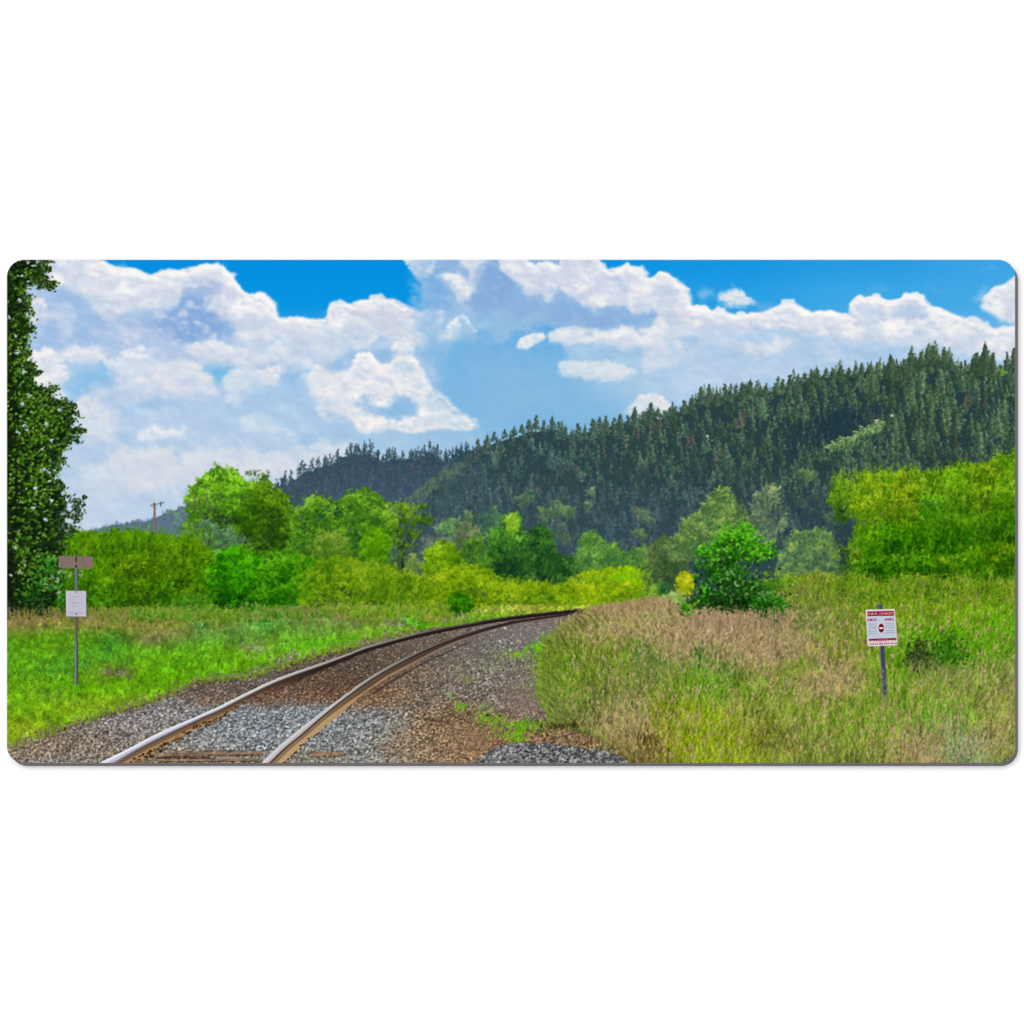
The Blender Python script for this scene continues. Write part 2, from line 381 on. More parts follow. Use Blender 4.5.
# middle bank
cloud([(405,252),(406,261),(414,270),(420,277),(428,276),(434,266),(434,252)], C(240,238,242), 0.95, (1.0, 4), 4, 3, 0.10, CL_R)
cloud([(444,278),(452,272),(462,276),(468,284),(474,276),(470,270),(462,256),(480,252),(492,258),(478,276),(470,290),(462,298),(456,292)], C(246,240,238), 0.9, 3.5, 4, 5, 0.12)
cloud([(478,270),(500,262),(515,270),(512,300),(478,306),(466,298)], C(126,164,216), 0.55, 7, 4, 6, 0.06)
cloud([(500,250),(520,256),(532,265),(545,262),(553,267),(562,266),(562,282),(554,292),(544,300),(534,296),(526,284),(512,276),(502,268)], C(244,240,240), 0.98, (1.0, 5), 5, 3.5, 0.14, CL_R)
cloud([(560,268),(566,252),(590,252),(598,262),(606,271),(620,270),(627,267),(636,273),(646,279),(652,279),(659,273),(666,273),(676,282),(684,291),(688,306),(680,312),(664,311),(650,308),(640,312),(626,304),(612,304),(600,312),(594,316),(586,306),(574,294),(562,288)], C(246,242,240), 1.0, (1.0, 4), 6, 3.5, 0.15, CL_R)
cloud([(600,276),(618,274),(628,284),(622,298),(610,300),(600,290)], C(192,206,230), 0.65, 5, 4, 6, 0.12)
cloud([(655,282),(668,278),(678,292),(676,304),(660,302)], C(206,214,232), 0.65, 5, 4, 5, 0.12)
cloud([(556,274),(566,262),(578,264),(572,278),(562,286)], C(214,216,230), 0.6, 4, 4, 5, 0.10)
cloud([(512,306),(545,300),(586,310),(612,306),(640,314),(660,314),(650,326),(600,330),(545,328),(500,326)], C(136,178,222), 0.85, 5, 4, 6, 0.06)
cloud([(430,312),(462,308),(500,316),(545,312),(552,320),(500,330),(440,322)], C(176,200,226), 0.8, 6, 3, 6, 0.04)
cloud([(660,312),(690,306),(720,314),(720,332),(680,332),(655,328)], C(238,236,238), 0.85, (1.5, 7), 5, 4, 0.10, CL_R)
cloud([(430,328),(520,330),(560,345),(560,400),(520,425),(460,420),(440,390),(432,350)], C(116,178,224), 0.55, 22, 3, 10, 0.02)
cloud([(480,345),(530,352),(545,380),(500,395),(478,375)], C(104,170,220), 0.35, 22, 3, 10, 0.02)
cloud([(519,346),(522,339),(530,335),(542,334),(544,338),(536,342),(530,346)], C(250,246,242), 1.0, (1.0, 2.2), 3, 2, 0.10, CL_S)
cloud([(550,337),(562,331),(590,331),(615,332),(650,331),(678,334),(680,342),(660,346),(640,350),(630,350),(623,352),(612,344),(590,341),(566,341)], C(242,239,239), 0.9, (2.0, 5), 5, 5, 0.12, CL_R)
cloud([(642,356),(660,346),(682,352),(680,362),(660,364),(655,372),(648,376),(642,366)], C(240,236,234), 0.85, 4, 4, 4, 0.12)
cloud([(600,348),(640,352),(640,370),(610,368),(590,356)], C(150,192,228), 0.6, 7, 3, 6, 0.04)
cloud([(557,372),(565,363),(580,362),(600,367),(616,366),(632,370),(628,374),(610,377),(590,376),(570,375)], C(240,237,236), 0.9, (1.9, 3.2), 4, 4, 0.08, CL_S)
cloud([(626,412),(634,403),(646,397),(656,396),(664,402),(676,408),(676,418),(640,420)], C(238,236,236), 0.9, (1.5, 6), 4, 3, 0.08)
cloud([(680,352),(720,348),(760,352),(800,356),(840,362),(760,384),(700,392),(664,388)], C(198,214,234), 0.65, 12, 4, 8, 0.04)
# right bank
cloud([(688,309),(706,310),(722,313),(745,317),(762,314),(772,309),(784,306),(798,309),(812,314),(828,312),(846,318),(860,324),(872,332),(868,341),(852,343),(838,336),(820,334),(800,331),(785,326),(765,326),(745,330),(720,330),(700,328)], WHT, 1.0, (1.0, 5), 5, 2.5, 0.10, CL_R)
cloud([(851,314),(852,304),(858,299),(870,298),(882,302),(892,303),(901,299),(911,296),(921,298),(927,304),(930,309),(955,316),(968,320),(990,331),(1006,330),(1030,327),(1030,350),(1000,356),(980,352),(960,350),(930,342),(905,341),(890,342),(874,338),(860,330)], C(246,243,242), 1.0, (1.0, 6), 5, 2.5, 0.11, CL_R)
cloud([(858,308),(872,304),(884,308),(880,320),(864,320)], C(196,210,232), 0.75, 4.5, 3, 4, 0.10)
cloud([(894,310),(908,304),(922,306),(926,316),(910,320),(894,318)], C(176,198,230), 0.8, 4.5, 3, 4, 0.10)
cloud([(800,318),(830,320),(844,330),(820,332),(800,328)], C(206,216,234), 0.6, 5, 3, 5, 0.10)
cloud([(690,326),(720,322),(745,328),(735,345),(700,348)], C(196,212,234), 0.7, 8, 4, 6, 0.08)
cloud([(746,346),(764,344),(778,338),(788,344),(780,350),(768,356),(748,352)], C(240,238,236), 0.85, 4, 4, 4, 0.10)
cloud([(800,342),(860,346),(870,354),(850,362),(800,360)], C(168,200,232), 0.75, 7, 3, 6, 0.04)
cloud([(820,356),(836,351),(850,354),(850,360),(830,362)], C(230,230,234), 0.7, 4, 3, 4, 0.06)
cloud([(900,346),(960,350),(960,366),(900,362)], C(186,208,232), 0.7, 7, 3, 6, 0.06)
cloud([(980,345),(1020,335),(1020,356),(990,360)], C(246,240,238), 0.8, 6, 4, 5, 0.10)
cloud([(955,322),(975,326),(985,338),(968,344),(950,334)], C(228,230,236), 0.5, 5, 3, 5, 0.12)
cloud([(982,307),(988,296),(995,288),(1004,285),(1012,281),(1030,270),(1030,326),(1012,322),(1002,319),(992,312)], C(240,238,240), 1.0, (1.2, 4), 4, 3, 0.08, CL_E)
cloud([(972,296),(982,293),(988,297),(980,303)], C(190,214,236), 0.5, 4, 3, 4, 0.03)
cloud([(716,301),(722,296),(732,292),(742,294),(752,302),(744,305),(728,304)], C(232,232,236), 0.85, (2.2, 3), 4, 3, 0.08, CL_P)
cloud([(700,296),(706,292),(713,295),(710,302),(702,302)], C(170,200,234), 0.55, 3.5, 3, 4, 0.05)
cloud([(754,306),(764,304),(772,308),(760,311)], C(120,180,232), 0.5, 3, 3, 3, 0.03)
for (x, y, w) in ((876,288,8),(934,289,7),(992,268,9),(398-80,0,0)):
    if w: cloud([(x-w,y+1),(x,y-2),(x+w,y),(x+w*.6,y+2)], C(110,180,235), 0.45, 3.5, 2, 3, 0.02)

cloud([(60,440),(200,436),(330,436),(470,440),(470,560),(7,560),(40,480)], C(192,210,230), 0.42, 22, 3, 10, 0.02)
cloud([(96,462),(150,456),(230,458),(250,474),(180,484),(120,482)], C(222,224,232), 0.6, 9, 4, 8, 0.04)
cloud([(300,452),(350,446),(330,470),(270,480),(262,468)], C(224,226,234), 0.7, 7, 4, 8, 0.04)
cloud([(100,400),(200,398),(240,412),(180,424),(110,420)], C(164,196,230), 0.45, 10, 4, 8, 0.04)
cloud([(232,388),(300,380),(318,420),(280,450),(236,440)], C(170,202,232), 0.5, 12, 4, 8, 0.04)
cloud([(120,356),(180,352),(200,360),(150,368),(118,366)], C(190,206,232), 0.45, 6, 4, 6, 0.06)
cloud([(110,386),(160,392),(210,388),(206,398),(150,400),(110,398)], C(178,202,230), 0.5, 5, 4, 6, 0.06)
cloud([(200,352),(260,356),(300,352),(300,366),(240,368),(205,364)], C(196,210,232), 0.45, 6, 4, 6, 0.06)
cloud([(290,340),(330,338),(344,352),(320,362),(292,358)], C(190,206,230), 0.5, 7, 4, 6, 0.08)
cloud([(372,314),(410,316),(414,330),(388,332),(370,326)], C(196,206,226), 0.55, 6, 4, 5, 0.08)
cloud([(470,300),(540,310),(640,316),(640,326),(540,326),(470,318)], C(134,174,220), 0.5, 6, 4, 8, 0.04)
cloud([(446,330),(560,350),(640,380),(640,420),(520,430),(470,430)], C(158,196,226), 0.42, 24, 3, 12, 0.02)
cloud([(640,350),(760,350),(860,346),(960,352),(960,372),(820,370),(700,384),(640,390)], C(178,204,232), 0.5, 10, 4, 8, 0.05)
cloud([(700,330),(760,330),(830,338),(860,346),(790,344),(720,344)], C(190,208,232), 0.5, 6, 4, 6, 0.06)
# crisp cauliflower rims against the blue
def rim(line, r0, r1, step, pid, bright=C(253, 250, 247), shade=C(206, 214, 231), alpha=0.95):
    p = spline(line, 6); acc = 0.0
    for k in range(1, len(p)):
        acc += math.hypot(p[k][0] - p[k-1][0], p[k][1] - p[k-1][1])
        if acc >= step:
            acc = 0.0; r = r0 + (r1 - r0) * rnd.random() ** 1.6
            tx, ty = p[k] - p[k-1]; l = math.hypot(tx, ty) + 1e-6
            cx, cy = p[k][0] - ty / l * r * 0.75, p[k][1] + tx / l * r * 0.75
            q = [(cx - .3, cy - .3), (cx + .3, cy - .3), (cx + .3, cy + .3), (cx - .3, cy + .3)]
            puffs(q, 1, r, r, bright, shade, alpha, pid, 0, 0.2)
rim([(52,256),(86,261),(89,266),(100,267),(118,270),(128,274),(140,273),(150,277),(160,272),(170,272),(178,275),(190,273),(200,269),(210,267),(222,268),(229,274),(233,281),(240,288),(247,296),(252,299),(258,295),(264,296),(270,301),(275,309),(277,319)], 2.0, 7.0, 3.2, CL_L)
rim([(277,320),(285,320),(296,318),(305,321),(318,320),(325,319)], 1.6, 4.0, 2.6, CL_L)
rim([(327,318),(328,311),(332,306),(341,304),(352,307),(360,302),(375,300),(390,301),(400,306),(412,310),(420,313),(432,312),(445,312)], 1.8, 5.0, 3.0, CL_L)
rim([(445,330),(452,321),(459,316),(466,316),(470,323),(476,330)], 1.6, 3.6, 2.2, CL_L)
rim([(353,382),(354,364),(360,355),(370,354),(379,366),(388,365),(400,358),(412,357),(418,365),(424,378),(431,390),(444,397),(455,407),(465,416),(473,424)], 1.8, 5.5, 2.6, CL_T, shade=C(214,218,228))
rim([(406,260),(413,270),(420,277)], 1.5, 3, 2.4, CL_R)
rim([(500,259),(520,258),(532,265),(545,262),(553,267),(560,265),(566,257),(590,257),(597,262),(605,270),(612,272),(620,270),(627,267),(635,272),(645,278),(652,279),(658,273),(666,273),(675,281),(683,290),(687,305)], 2.0, 6.5, 3.0, CL_R)
rim([(690,309),(705,310),(720,313),(735,316),(745,317),(760,314),(770,310),(780,307),(790,306),(800,310),(812,314),(820,312),(830,313),(845,318),(851,315),(852,305),(857,300),(870,299),(880,302),(890,304),(900,300),(910,297),(920,298),(927,304),(930,309),(940,312),(955,316),(965,320),(980,326),(990,332),(1000,331),(1014,329)], 1.8, 5.5, 3.0, CL_R)
rim([(984,307),(988,297),(995,289),(1004,286),(1012,282),(1018,278)], 1.6, 4.5, 2.6, CL_E)
cloud([(422,326),(446,338),(470,338),(486,370),(480,410),(450,400),(432,380)], C(124,182,226), 0.65, 13, 3, 8, 0.02)
cloud([(452,312),(500,320),(540,326),(520,334),(470,332)], C(150,192,228), 0.6, 8, 3, 8, 0.03)
# grey-blue undersides: white that has white above it turns to shade, the upper rims stay bright
wht = smooth(0.70, 0.93, INK[:jS].min(axis=2))
near = blur(wht, 3.2); far_ = blur(wht, 8.0)
def down(a, n):
    o = np.empty_like(a); o[n:] = a[:-n]; o[:n] = a[0]; return o
und = 0.55 * down(near, int(4.5 * S)) + 0.45 * down(far_, int(12 * S))
NU = blur(fbm(sx, sy * 1.25, 22, 4, 181, 0.55), 1.0)
k_ = np.clip((0.60 + 1.5 * NU) * smooth(0.35, 0.95, und), 0, 1) * 0.62
k_ = k_ * wht * np.where(LAB[:jS] == CL_T, 0.45, 0.85)
INK[:jS] += (C(172,192,224) - INK[:jS]) * k_[..., None]
# the middle bank thins out to the left
cloud([(414,268),(430,262),(440,290),(448,318),(430,322),(420,300)], C(104,168,224), 0.6, 8, 3, 9, 0.04)
cloud([(408,296),(424,286),(432,306),(446,322),(430,330),(412,322)], C(176,202,230), 0.55, 7, 4, 8, 0.06)
# faint overall mottling of the cloudy samples
lum = INK[:jS].min(axis=2)
cl = smooth(0.45, 0.75, lum)
INK[:jS] = np.clip(INK[:jS] * (1 + (cl * (RELIEF * 0.02 + CURD * 0.02 + F3 * 0.03))[..., None] * np.array((1.3, 1.0, 0.6), np.float32)), 0, 0.99)

INK[:jS] = np.stack([blur(INK[:jS, :, c], 0.9) for c in range(3)], -1)
# ------------------------------------------------------------------ wooded hills
def conifer(x, y, h, w, dark, light, pid=0, lit=1.0):
    """one conifer, foot at (x, y): an uneven spire of drooping boughs, shaded on the left and lit on the right"""
    stroke(x, y - h * 0.4, x + rnd.uniform(-.2, .2), y - h, 0.45, 0.22, dark, 0.9, pid)
    n = max(5, int(h * w * 0.42))
    fat = rnd.uniform(0.65, 1.0)
    for k in range(n):
        t = (k + rnd.random()) / n                           # 0 at foot
        yy = y - h * t * 0.97
        r = w * (1 - t) ** fat * rnd.uniform(0.75, 1.15) + 0.25
        u = rnd.uniform(-1, 1)
        f = 0.34 + 0.40 * u * lit + 0.35 * (t - 0.5) + rnd.uniform(-0.28, 0.28)
        f = min(1.0, max(0.0, f))
        dab(x + u * r, yy + abs(u) * r * 0.35, max(0.55, r * 0.42), 0.62, u * 0.5, dark * (1 - f) + light * f, 0.88, pid)

def fill_under(line, y_bot, col, pid, soft=0.7):
    pts = [tuple(p) for p in line] + [(line[-1][0], y_bot), (line[0][0], y_bot)]
    poly(pts, col, pid, 1.0, soft)

HILL_F = part('printed_hillside', 'far bluish wooded ridge low on the left')
HILL_L = part('printed_hillside', 'dark blue-green wooded knoll left of the main hill')
HILL_R = part('printed_hillside', 'main hillside covered in dark conifers rising to the right')

far = [(70,533),(82,532),(100,528),(112,525),(125,523),(135,522),(145,521),(155,519),(163,514),(172,511),(182,507),(195,503),(215,500)]
fill_under(far, 560, C(88,112,132), HILL_F)
for i in range(260):
    x = rnd.uniform(72, 205); yt = np.interp(x, [p[0] for p in far], [p[1] for p in far])
    y = yt + rnd.random() ** 1.3 * 24 + 2
    g = rnd.random()
    conifer(x, y, rnd.uniform(3, 6), rnd.uniform(0.9, 1.5), C(66,84,112) * (0.9 + 0.2 * g), C(112,138,140), HILL_F)
for i in range(20):
    x = rnd.gauss(176, 5); dab(x, rnd.gauss(517, 4), 2.0, 1.6, 0, C(104,146,104), 0.7, HILL_F)

skyL = [(268,484),(275,481),(283,479),(290,474),(297,472),(304,466),(312,464),(320,460),(328,458),(337,455),(345,449),(353,447),(362,448),(370,447),(377,452),(384,456),(390,452),(398,452),(406,452),(412,455),(420,450),(428,446),(434,448),(440,451),(447,455),(453,452),(460,448),(467,446),(472,448),(480,452),(490,470)]
fill_under([(a, b + 7) for a, b in skyL], 560, C(46,68,82), HILL_L)
skyR = [(398,505),(405,500),(412,494),(420,488),(430,478),(440,472),(452,466),(462,461),(472,454),(480,446),(487,440),(495,436),(505,433),(514,431),(522,428),(530,424),(537,425),(545,424),(553,422),(560,424),(570,429),(580,428),(590,425),(600,423),(610,420),(620,416),(628,415),(636,414),(645,413),(653,409),(660,413),(668,410),(676,407),(684,404),(692,399),(700,391),(708,389),(716,392),(724,388),(732,390),(740,391),(748,384),(756,386),(764,388),(772,384),(780,382),(790,378),(800,377),(810,373),(820,371),(830,370),(840,367),(850,368),(860,366),(868,364),(876,367),(884,362),(891,358),(898,364),(905,360),(911,355),(918,356),(926,353),(934,350),(941,354),(948,353),(956,361),(964,366),(972,360),(982,352),(990,356),(998,366),(1006,366),(1016,358),(1030,355)]
fill_under([(a, b + (7 if a > 480 else 1)) for a, b in skyR], 600, C(34,58,60), HILL_R)
sxR = [p[0] for p in skyR]; syR = [p[1] for p in skyR]; sxL = [p[0] for p in skyL]; syL = [p[1] for p in skyL]

# knoll on the left: bluer with the distance
for i in range(900):
    x = rnd.uniform(268, 492)
    yt = float(np.interp(x, sxL, syL)); y = yt + 3 + rnd.random() ** 0.9 * 60
    i0 = y
for y, x in sorted((float(np.interp(x, sxL, syL)) + 4 + rnd.random() * 58, x) for x in [rnd.uniform(266, 486) for _ in range(850)]):
    t = rnd.random(); dep = min(1, (y - np.interp(x, sxL, syL)) / 55)
    dk = ramp([C(36,56,66), C(40,58,80), C(48,66,92)], dep); lt = ramp([C(66,92,92), C(76,98,100), C(84,104,116)], dep)
    if x > 420 and y > 480: dk = C(34,62,72); lt = C(62,98,98)
    if rnd.random() < 0.04: dk = C(74,74,84); lt = C(96,96,100)
    conifer(x, y, rnd.uniform(7, 12), rnd.uniform(1.8, 3.0), dk * rnd.uniform(0.88, 1.12), lt * rnd.uniform(0.85, 1.1), HILL_L)
for (x, y, h) in ((276,482,6),(283,481,7),(290,478,8),(298,474,9),(305,469,8),(313,466,10),(319,463,8),(330,460,9),(338,457,9),(347,454,9),(356,452,9),(364,452,10),(370,450,12),(379,456,8),(390,456,9),(395,457,11),(402,457,8),(410,458,8),(418,454,9),(424,452,9),(429,450,12),(434,453,9),(441,456,8),(447,457,7),(455,457,9),(462,454,10),(469,453,11),(473,455,9)):
    conifer(x, y + 3, h * 1.15, 1.9, C(32,54,64), C(60,88,90), HILL_L)
for (x, y, rx, ry) in ((460,457,5,6),(467,455,5,7),(454,462,5,6),(429,460,5,8)):
    for k in range(26):
        dab(x + rnd.gauss(0, rx * .55), y + rnd.gauss(0, ry * .5), 1.6, 1.1, rnd.uniform(0, 3), C(34,58,64) * rnd.uniform(0.85, 1.3), 0.9, HILL_L)
# pale scrubby edge where the main hill starts
INKB = INK.copy()
poly([(398,506),(412,494),(430,480),(445,470),(458,463),(466,462),(456,474),(440,486),(425,498),(410,508)], C(92,112,84), HILL_R, 0.75, 2.0, 2.5)

# main hillside, back to front
def hill_tones(x, y):
    dep = (y - np.interp(x, sxR, syR))
    right = min(1.0, max(0.0, (x - 480) / 420.0))
    low = min(1.0, max(0.0, (y - 470) / 70.0)) * (1 - max(0, (x - 700) / 330.0) if x > 700 else 1)
    dk = C(42,66,64) * (1 - right) + C(40,62,50) * right
    lt = C(108,136,100) * (1 - right) + C(118,146,90) * right
    dk = dk * (1 - low) + C(42,60,80) * low; lt = lt * (1 - low) + C(84,106,104) * low
    if x < 560 and dep > 25: dk = dk * 0.65 + C(48,72,82) * 0.35; lt = lt * 0.65 + C(96,122,108) * 0.35
    return dk, lt
tr = []
for k in range(2700):
    x = rnd.uniform(400, 1022); yt = float(np.interp(x, sxR, syR))
    y = yt + 9 + rnd.random() * min(150, (575 - yt))
    tr.append((y, x))
tr += [(float(np.interp(x, sxR, syR)) + rnd.uniform(8, 15), x) for x in [rnd.uniform(468, 1022) for _ in range(190)]]
tr.sort()
NZ = fbm(XX[::6, ::6], YY[::6, ::6], 46, 4, 201); NZ2 = fbm(XX[::6, ::6], YY[::6, ::6], 20, 3, 211) * 1.3
def nz(a, x, y):
    i = min(a.shape[1] - 1, max(0, int((x - X0) * S / 6))); j = min(a.shape[0] - 1, max(0, int((y - Y0) * S / 6)))
    return float(a[j, i])
russet = [(660,400,4),(638,432,4),(625,438,3),(690,440,6),(716,452,7),(655,468,5),(745,412,7),(735,422,6),(752,404,5),(708,395,3),(575,468,5),(535,487,7),(578,535,6),(645,525,6),(965,400,7),(985,402,6),(730,520,5),(600,450,3),(655,425,5),(560,520,5)]
for y, x in tr:
    dk, lt = hill_tones(x, y)
    v = 0.12 + nz(NZ, x, y) * 0.9 + nz(NZ2, x, y) * 0.6 + rnd.uniform(-0.55, 0.55)
    s = 1 + 0.30 * v
    for (rx_, ry_, rr_) in russet:
        if (x - rx_) ** 2 + (y - 5 - ry_) ** 2 < rr_ * rr_ and rnd.random() < 0.5: dk = C(72,70,64); lt = C(112,100,88)
    if rnd.random() < 0.03: dk = C(58,72,62); lt = C(128,150,110)
    sz = 0.72 + 0.55 * max(0, (x - 520) / 500.0)
    warm = 0.5 + nz(NZ, x + 90, y) * 1.4
    lt = lt * (1 - .16 * warm) + C(126,128,84) * .16 * warm
    big = rnd.random() ** 2
    conifer(x, y, (8 + 11 * big) * sz, (2.4 + 2.4 * big * rnd.uniform(.7, 1.2)) * sz, dk * s, lt * min(1.2, max(.66, 0.94 + 0.5 * v)), HILL_R)
# dark hollow above the clearing and under the crest
for k in range(260):
    x = rnd.gauss(833, 20); y = 437 - (x - 833) * 0.32 + rnd.gauss(0, 8) - 5
    conifer(x, y, 10, 2.2, C(24,46,58), C(40,68,68), HILL_R)
# crest trees that stand against the sky
CREST = [(478,450,12,3.2),(487,447,12,3.4),(494,441,9,3),(505,438,9,3),(514,436,10,3.0),(522,433,9,3),(529,428,9,3),(536,429,14,3.4),(544,431,11,2.4),(552,429,14,2.8),(559,430,9,3),(565,434,8,2.6),(578,434,12,2.8),(585,438,14,2.6),(593,432,14,4.2),(600,429,12,3),(606,430,15,3.2),(614,428,10,3.4),(620,424,10,3.4),(628,424,9,2.6),(635,420,13,3.6),(643,420,9,2.6),(651,416,14,4.6),(658,417,10,4),(664,419,9,2.4),(670,416,9,3),(676,414,8,2.2),(684,414,14,4.2),(692,408,11,3.6),(701,404,18,5.0),(709,402,18,4.0),(717,402,12,3.6),(725,400,17,4.6),(731,398,15,3.2),(736,398,14,2.4),(743,399,17,5.5),(750,395,15,5.5),(760,396,9,4),(766,395,12,3.6),(775,392,9,3.4),(783,389,10,3.2),(790,385,10,2.8),(797,384,8,3),(804,382,9,3.2),(811,380,11,3.4),(818,378,8,3.2),(826,377,9,3.4),(834,378,9,3.2),(841,376,10,3.6),(849,375,8,3.2),(856,374,8,3.2),(862,373,11,3.0),(870,372,9,3.2),(877,374,12,3.2),(884,374,10,3.4),(891,378,23,6.0),(899,374,9,3.2),(904,372,13,3.6),(910,369,18,5),(916,367,11,4),(921,370,19,5.2),(928,366,12,4),(934,365,20,5.2),(939,367,13,3.4),(944,368,21,4.4),(951,369,12,3.6),(958,374,8,3),(965,376,16,2.6),(977,372,20,6),(985,376,33,8.5),(993,374,22,5),(1001,373,8,2.4),(1007,369,18,3.0),(1014,368,21,5)]
CONS = []
for (x, y, h, w) in CREST:
    pid = part('printed_conifer', None, HILL_R) if h >= 17 else HILL_R
    dk, lt = hill_tones(x, y)
    n = int(h * w * 0.9)
    conifer(x, y, h * rnd.uniform(.85, 1.05), w * rnd.uniform(1.05, 1.55), dk * 0.92, lt * 0.85, pid)
    for k in range(n):                                     # thicken the crown with small boughs
        t = rnd.random() ** 1.4; r = w * (1 - t) ** 0.8
        xx = x + rnd.uniform(-1, 1) * r; f = rnd.uniform(0, 0.5) + 0.25 * (xx > x)
        dab(xx, y - h * t * 0.96, 1.0, 0.7, rnd.uniform(-.5, .5), dk * (1 - f) + lt * 0.85 * f, 0.9, pid)
for y, x in sorted((rnd.uniform(494, 552), rnd.uniform(430, 700)) for _ in range(190)):
    k = rnd.random()
    conifer(x, y, rnd.uniform(9, 15), rnd.uniform(2, 3.2), C(36,54,70) * rnd.uniform(.85, 1.1), ramp([C(74,100,96), C(104,132,104), C(124,140,104)], k), HILL_R)
for (x, y, h) in ((660,426,11),(638,440,12),(624,446,10),(688,448,13),(693,446,11),(716,462,14),(656,476,12),(744,420,13),(752,416,12),(736,428,11),(708,400,10),(576,476,11),(536,494,11),(966,408,13),(985,408,12),(604,458,10),(655,432,10)):
    conifer(x, y, h, h * .24, C(84,74,68), C(140,116,100), HILL_R)
fray(1.1, 3.6, 651, 335)
# open grassy scar with pale shrubs on the slope
poly([(826,448),(838,441),(852,436),(866,430),(877,421),(884,420),(883,430),(872,436),(866,443),(850,449),(836,452)], C(118,156,82), HILL_R, 0.65, 1.5, 2.5, 6, 3)
for k in range(90):
    t = rnd.random(); x = 828 + 54 * t + rnd.gauss(0, 2); y = 448 - 25 * t + rnd.gauss(0, 3.5)
    dab(x, y, 1.5, 0.9, rnd.uniform(-.6, .6), ramp([C(96,128,84), C(132,168,92), C(164,186,130)], rnd.random()), 0.8, HILL_R)
for k in range(40):
    x = rnd.uniform(826, 885); y = 456 - (x - 826) * 0.42 + rnd.uniform(1, 9)
    conifer(x, y, rnd.uniform(6, 10), 1.8, C(34,62,50), C(84,124,84), HILL_R)
dab(876, 420.5, 2.6, 1.0, -0.3, C(206,188,172), 0.9, HILL_R); dab(873, 421.5, 2, 0.8, -0.2, C(70,60,56), 0.8, HILL_R)
dab(892, 415.5, 1.7, 1.3, 0, C(178,204,182), 0.9, HILL_R); dab(707.5, 436, 1.5, 1, 0, C(186,204,170), 0.9, HILL_R); dab(712, 440.5, 1.2, 0.9, 0, C(104,168,160), 0.8, HILL_R)
for k in range(14): dab(rnd.gauss(1003, 2), rnd.gauss(372, 2.2), 1.4, 1.1, 0, C(110,160,60) * rnd.uniform(.8, 1.1), 0.85, HILL_R)

# thin air between the camera and the slope, thickest low down and to the left
hz_ = np.isin(LAB, [HILL_R, HILL_L, HILL_F] + [k for k, v in PARTS.items() if v[2] == HILL_R])
hk = (0.05 + 0.10 * smooth(900, 420, XX) + 0.07 * smooth(440, 540, YY)) * hz_
INK += (C(116,142,160) - INK) * blur(hk.astype(np.float32), 1.0)[..., None]
